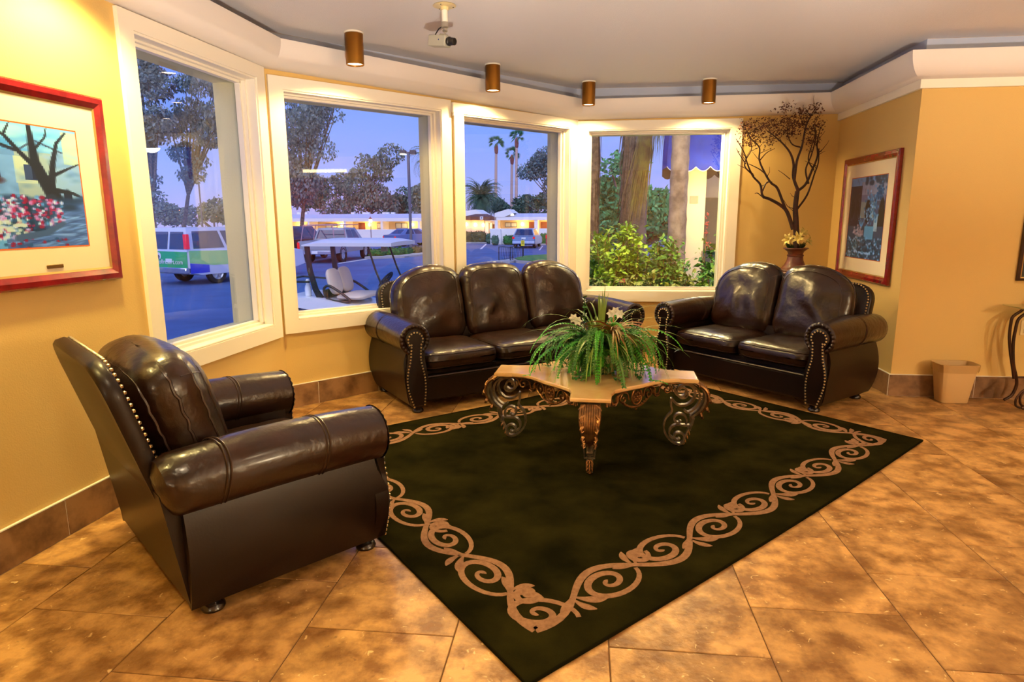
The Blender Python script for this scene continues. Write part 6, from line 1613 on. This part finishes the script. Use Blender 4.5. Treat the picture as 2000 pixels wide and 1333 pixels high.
bm, P = puff(.49, .27, .06, 6, 2.6, seed=9, wr=.004); Ms = Matrix.Translation((.86, 0, .86)) @ Matrix.Rotation(PI/2, 4, 'Z') @ Matrix.Rotation(-PI/2, 4, 'X'); bm.v = [tuple(Ms @ Vector(p)) for p in bm.v]; bm.build('seat', M_SEAT, cart, ang=80)
b = MB(); b.cbox(.40, .46, -.46, .46, .84, 1.0, .02); b.build('seat_bracket', M_CBLK, cart)
Mst = Matrix.Translation((1.30, .24, 1.12)) @ Matrix.Rotation(R_(-50), 4, 'Y')
b = MB(); b.tube([(.175*cos(a), .175*sin(a), 0) for a in [2*PI*k/28 for k in range(28)]], .019, 7, closed=True, M=Mst)
for a in (0, 2.1, 4.2): b.tube([(0, 0, -.01), (.17*cos(a), .17*sin(a), 0)], .016, 6, M=Mst)
b.ball((0, 0, 0), (.06, .06, .025), 10, 5, Mst); b.tube([(0, 0, 0), (0, 0, -.42)], .024, 7, M=Mst); b.build('steering_wheel', M_CBLK, cart)
b = MB(); b.cbox(-.52, .16, -.54, -.50, 1.12, 1.16, .008); b.tube([(-.52, -.5, 1.14), (-.52, .5, 1.14)], .02, 6); b.tube([(-.52, .52, 1.14), (.2, .5, 1.10)], .02, 6); b.build('bag_rail', M_CBLK, cart)
b = MB(); b.lathe([(.03, 0), (.055, .02), (.06, .14), (.05, .20), (.035, .22), (.035, .30), (.02, .32)], 14, (.06, -.40, .86)); b.build('sand_bottle', mat('bottle_white', (230, 230, 236), .4), cart)
Mp = Matrix.Translation((.62, -.598, .60)) @ Matrix.Rotation(PI/2, 4, 'X')
b = MB(); b.lathe([(.001, 0), (.062, 0), (.062, .008), (.056, .012), (.001, .012)], 24, M=Mp @ Matrix.Diagonal((1.3, .75, 1, 1))); pl_ = b.build('number_plate', M_CBLK, cart)
text_obj('number', '57', .075, M_PLATE, pl_, Matrix.Translation((.62, -.612, .60)) @ Matrix.Rotation(PI/2, 4, 'X'), .001)
b = MB(); b.cbox(1.06, 1.12, -.602, -.585, .62, .70, .006); b.build('latch', M_CBLK, cart)
b = MB(); b.cbox(1.34, 1.44, -.05, .05, 1.66, 1.79, .008); b.build('score_box', mat('tan_box', (176, 158, 116), .6), cart)

# ---------------------------------------------------------------- poles, signs, rails
def post(name, label, cat, x, yb, yt, Y, r, m, group=None):
    p = dp(x, yt, Y); t = thing(name, label, cat, (p.x, p.y, G), 0, group); return t, p.z-G
M_POLE = mat('bronze_pole', (96, 96, 110), .5, metal=.3); M_HEAD = mat('lamp_head', (84, 74, 74), .5); M_GLOW = mat('street_glow', (255, 250, 220), .5, emit=16)
t, H = post('street_lamp', 'tall parking lot lamp post with two box heads', 'street lamp', 797, 0, 297, 41, .08, M_POLE)
b = MB(); b.box(-.075, .075, -.075, .075, 0, H); b.build('pole', M_POLE, t, smooth=False)
for s_ in (-1, 1):
    b = MB(); b.cbox(s_*.14-.0 if s_ > 0 else -.50, .50 if s_ > 0 else -.14, -.18, .18, H-.12, H+.10, .02); hd = b.build('lamp_head', M_HEAD, t); b = MB(); b.box(s_*.32-.16, s_*.32+.16, -.195, .14, H-.155, H-.121); b.build('lens', M_GLOW if s_ < 0 else mat('lens_dull', (120, 110, 110), .3), hd, smooth=False)
    b = MB(); b.box(-.15 if s_ < 0 else .07, -.07 if s_ < 0 else .15, -.03, .03, H-.05, H+.02); b.build('arm', M_POLE, t, smooth=False)
p = dp(797, 297, 41); light('street_lamp_light', 'SPOT', (p.x-.32, p.y, p.z-.25), 300, (1., .9, .6), .15, aim=(p.x-.32, p.y, G), spot=R_(140))
t, H = post('lantern_post', 'small lantern on a thin post in front of the motel', 'street lamp', 723.5, 0, 430, 56, .03, M_POLE)
b = MB(); b.tube([(0, 0, 0), (0, 0, H-.2)], .035, 6); b.build('pole', M_POLE, t); b = MB(); b.lathe([(.10, -.22), (.16, -.16), (.15, .08), (.02, .10)], 10, (0, 0, H)); b.build('lantern', mat('lantern_glow', (255, 236, 220), .5, emit=3), t); b = MB(); b.lathe([(.20, .08), (.02, .26), (.01, .34)], 8, (0, 0, H)); b.build('cap', mat('copper_cap', (170, 84, 70), .5), t)
t, H = post('light_pole', 'thin dark street pole above the van roof', 'pole', 388, 0, 358, 60, .05, M_POLE); b = MB(); b.tube([(0, 0, 0), (0, 0, H)], .07, 6); b.build('pole', M_POLE, t); b = MB(); b.cbox(-.9, .05, -.12, .12, H-.05, H+.1, .03); b.build('lamp_head', M_HEAD, t)
t, H = post('utility_pole', 'distant wooden utility pole with cross arms above the van', 'pole', 414, 0, 390, 95, .05, M_POLE); b = MB(); b.tube([(0, 0, 0), (0, 0, H)], .13, 6); b.build('pole', mat('creosote', (110, 90, 96), .8), t)
for k, dz in enumerate((.25, .75)): b = MB(); b.box(-.75, .75, -.05, .05, H-dz-.06, H-dz+.06); b.build('cross_arm', mat('creosote', (110, 90, 96), .8), t, smooth=False)
M_FAR = mat('far_street_glow', (255, 190, 150), .5, emit=22, ecol=(255, 150, 110))
for k, (x, y, lb) in enumerate(((352, 412, 'far street light glowing orange, leftmost over the van roof'), (399, 418, 'far street light glowing red right of the thin pole'), (424, 423, 'far street light glowing low near the window edge'))):
    p = dp(x, y, 110); t = thing('far_street_light', lb, 'street lamp', (p.x, p.y, G), 0); b = MB(); b.tube([(0, 0, 0), (0, 0, p.z-G)], .05, 5); b.build('pole', M_POLE, t); b = MB(); b.ball((0, 0, p.z-G), .20, 8, 5); b.build('globe', M_FAR, t)
# yellow sign, railings, bollard
M_BLKI = mat('black_iron', (26, 28, 40), .5); p = gp(1021, 508); t = thing('yellow_sign', 'small yellow notice sign on a thin post at the grass island', 'sign', (p.x, p.y, G+.13)); b = MB(); b.tube([(0, 0, 0), (0, 0, 1.0)], .018, 6); b.build('post', M_BLKI, t); b = MB(); b.cbox(-.10, .10, -.03, -.015, .62, .92, .004); pn = b.build('panel', mat('sign_yellow', (230, 206, 40), .5), t)
b = MB()
for z in (.72, .76, .80, .85): b.box(-.06, .06, -.033, -.030, z, z+.018)
b.build('print_line', mat('sign_ink', (90, 80, 30), .6), pn, smooth=False, kind='stuff')
p = gp(996, 512); t = thing('stair_railing', 'pair of black iron railings beside the pale steps in the parking lot', 'railing', (p.x, p.y, G))
for k, (x0_, y0_) in enumerate(((-.55, -.2), (.05, -.3))):
    b = MB(); top = [(x0_, y0_, .78), (x0_+.15, y0_+.5, .78), (x0_+.4, y0_+3., .6)]; b.tube(top, .022, 6); b.tube([(x0_, y0_, 0), top[0]], .026, 6); b.tube([(x0_+.4, y0_+3., 0), top[2]], .026, 6); b.tube([(x0_, y0_, .10), (x0_+.4, y0_+3., .06)], .016, 6)
    b.build('rail', M_BLKI, t)
    for i in range(9): f = i/8; b = MB(); b.tube([(x0_+.4*f, y0_+3*f, .08), (x0_+.15*min(1, f*6)+.25*max(0, (f-.16)/.84), y0_+3*f, .77-.17*max(0, (f-.16)/.84))], .010, 5); b.build('baluster', M_BLKI, t)
b = MB(); b.prism([(-.95, -.75), (.10, -.95), (.9, 1.2), (.2, 1.5)], 0, .10); b.build('step', M_WALK, t, smooth=False)
p = gp(1078, 511); t = thing('bollard', 'leaning pale grey utility post on the grass island', 'bollard', (p.x, p.y, G+.15)); b = MB(); b.cbox(-.07, .07, -.05, .05, 0, .62, .01, Matrix.Rotation(R_(-12), 4, 'Y')); b.build('post', mat('pale_post', (176, 190, 210), .6), t)
# handrail just outside the left window
M_GOLD = mat('brass_rail', (206, 160, 84), .25, metal=.9)
t = thing('handrail', 'brass grab rail standing just outside the left window', 'handrail', (-2.86, 3.98, G))
b = MB(); b.tube(bez([(0, 0, 0), (0, 0, 1.6), (-.005, .0, 1.80), (-.05, -.06, 1.845), (-.10, -.16, 1.80), (-.11, -.20, 1.6), (-.11, -.20, 0)], 8), .019, 10); b.build('rail', M_GOLD, t); b = MB(); b.lathe([(.021, 1.66), (.026, 1.665), (.026, 1.70), (.021, 1.705)], 12); b.build('collar', M_GOLD, t)
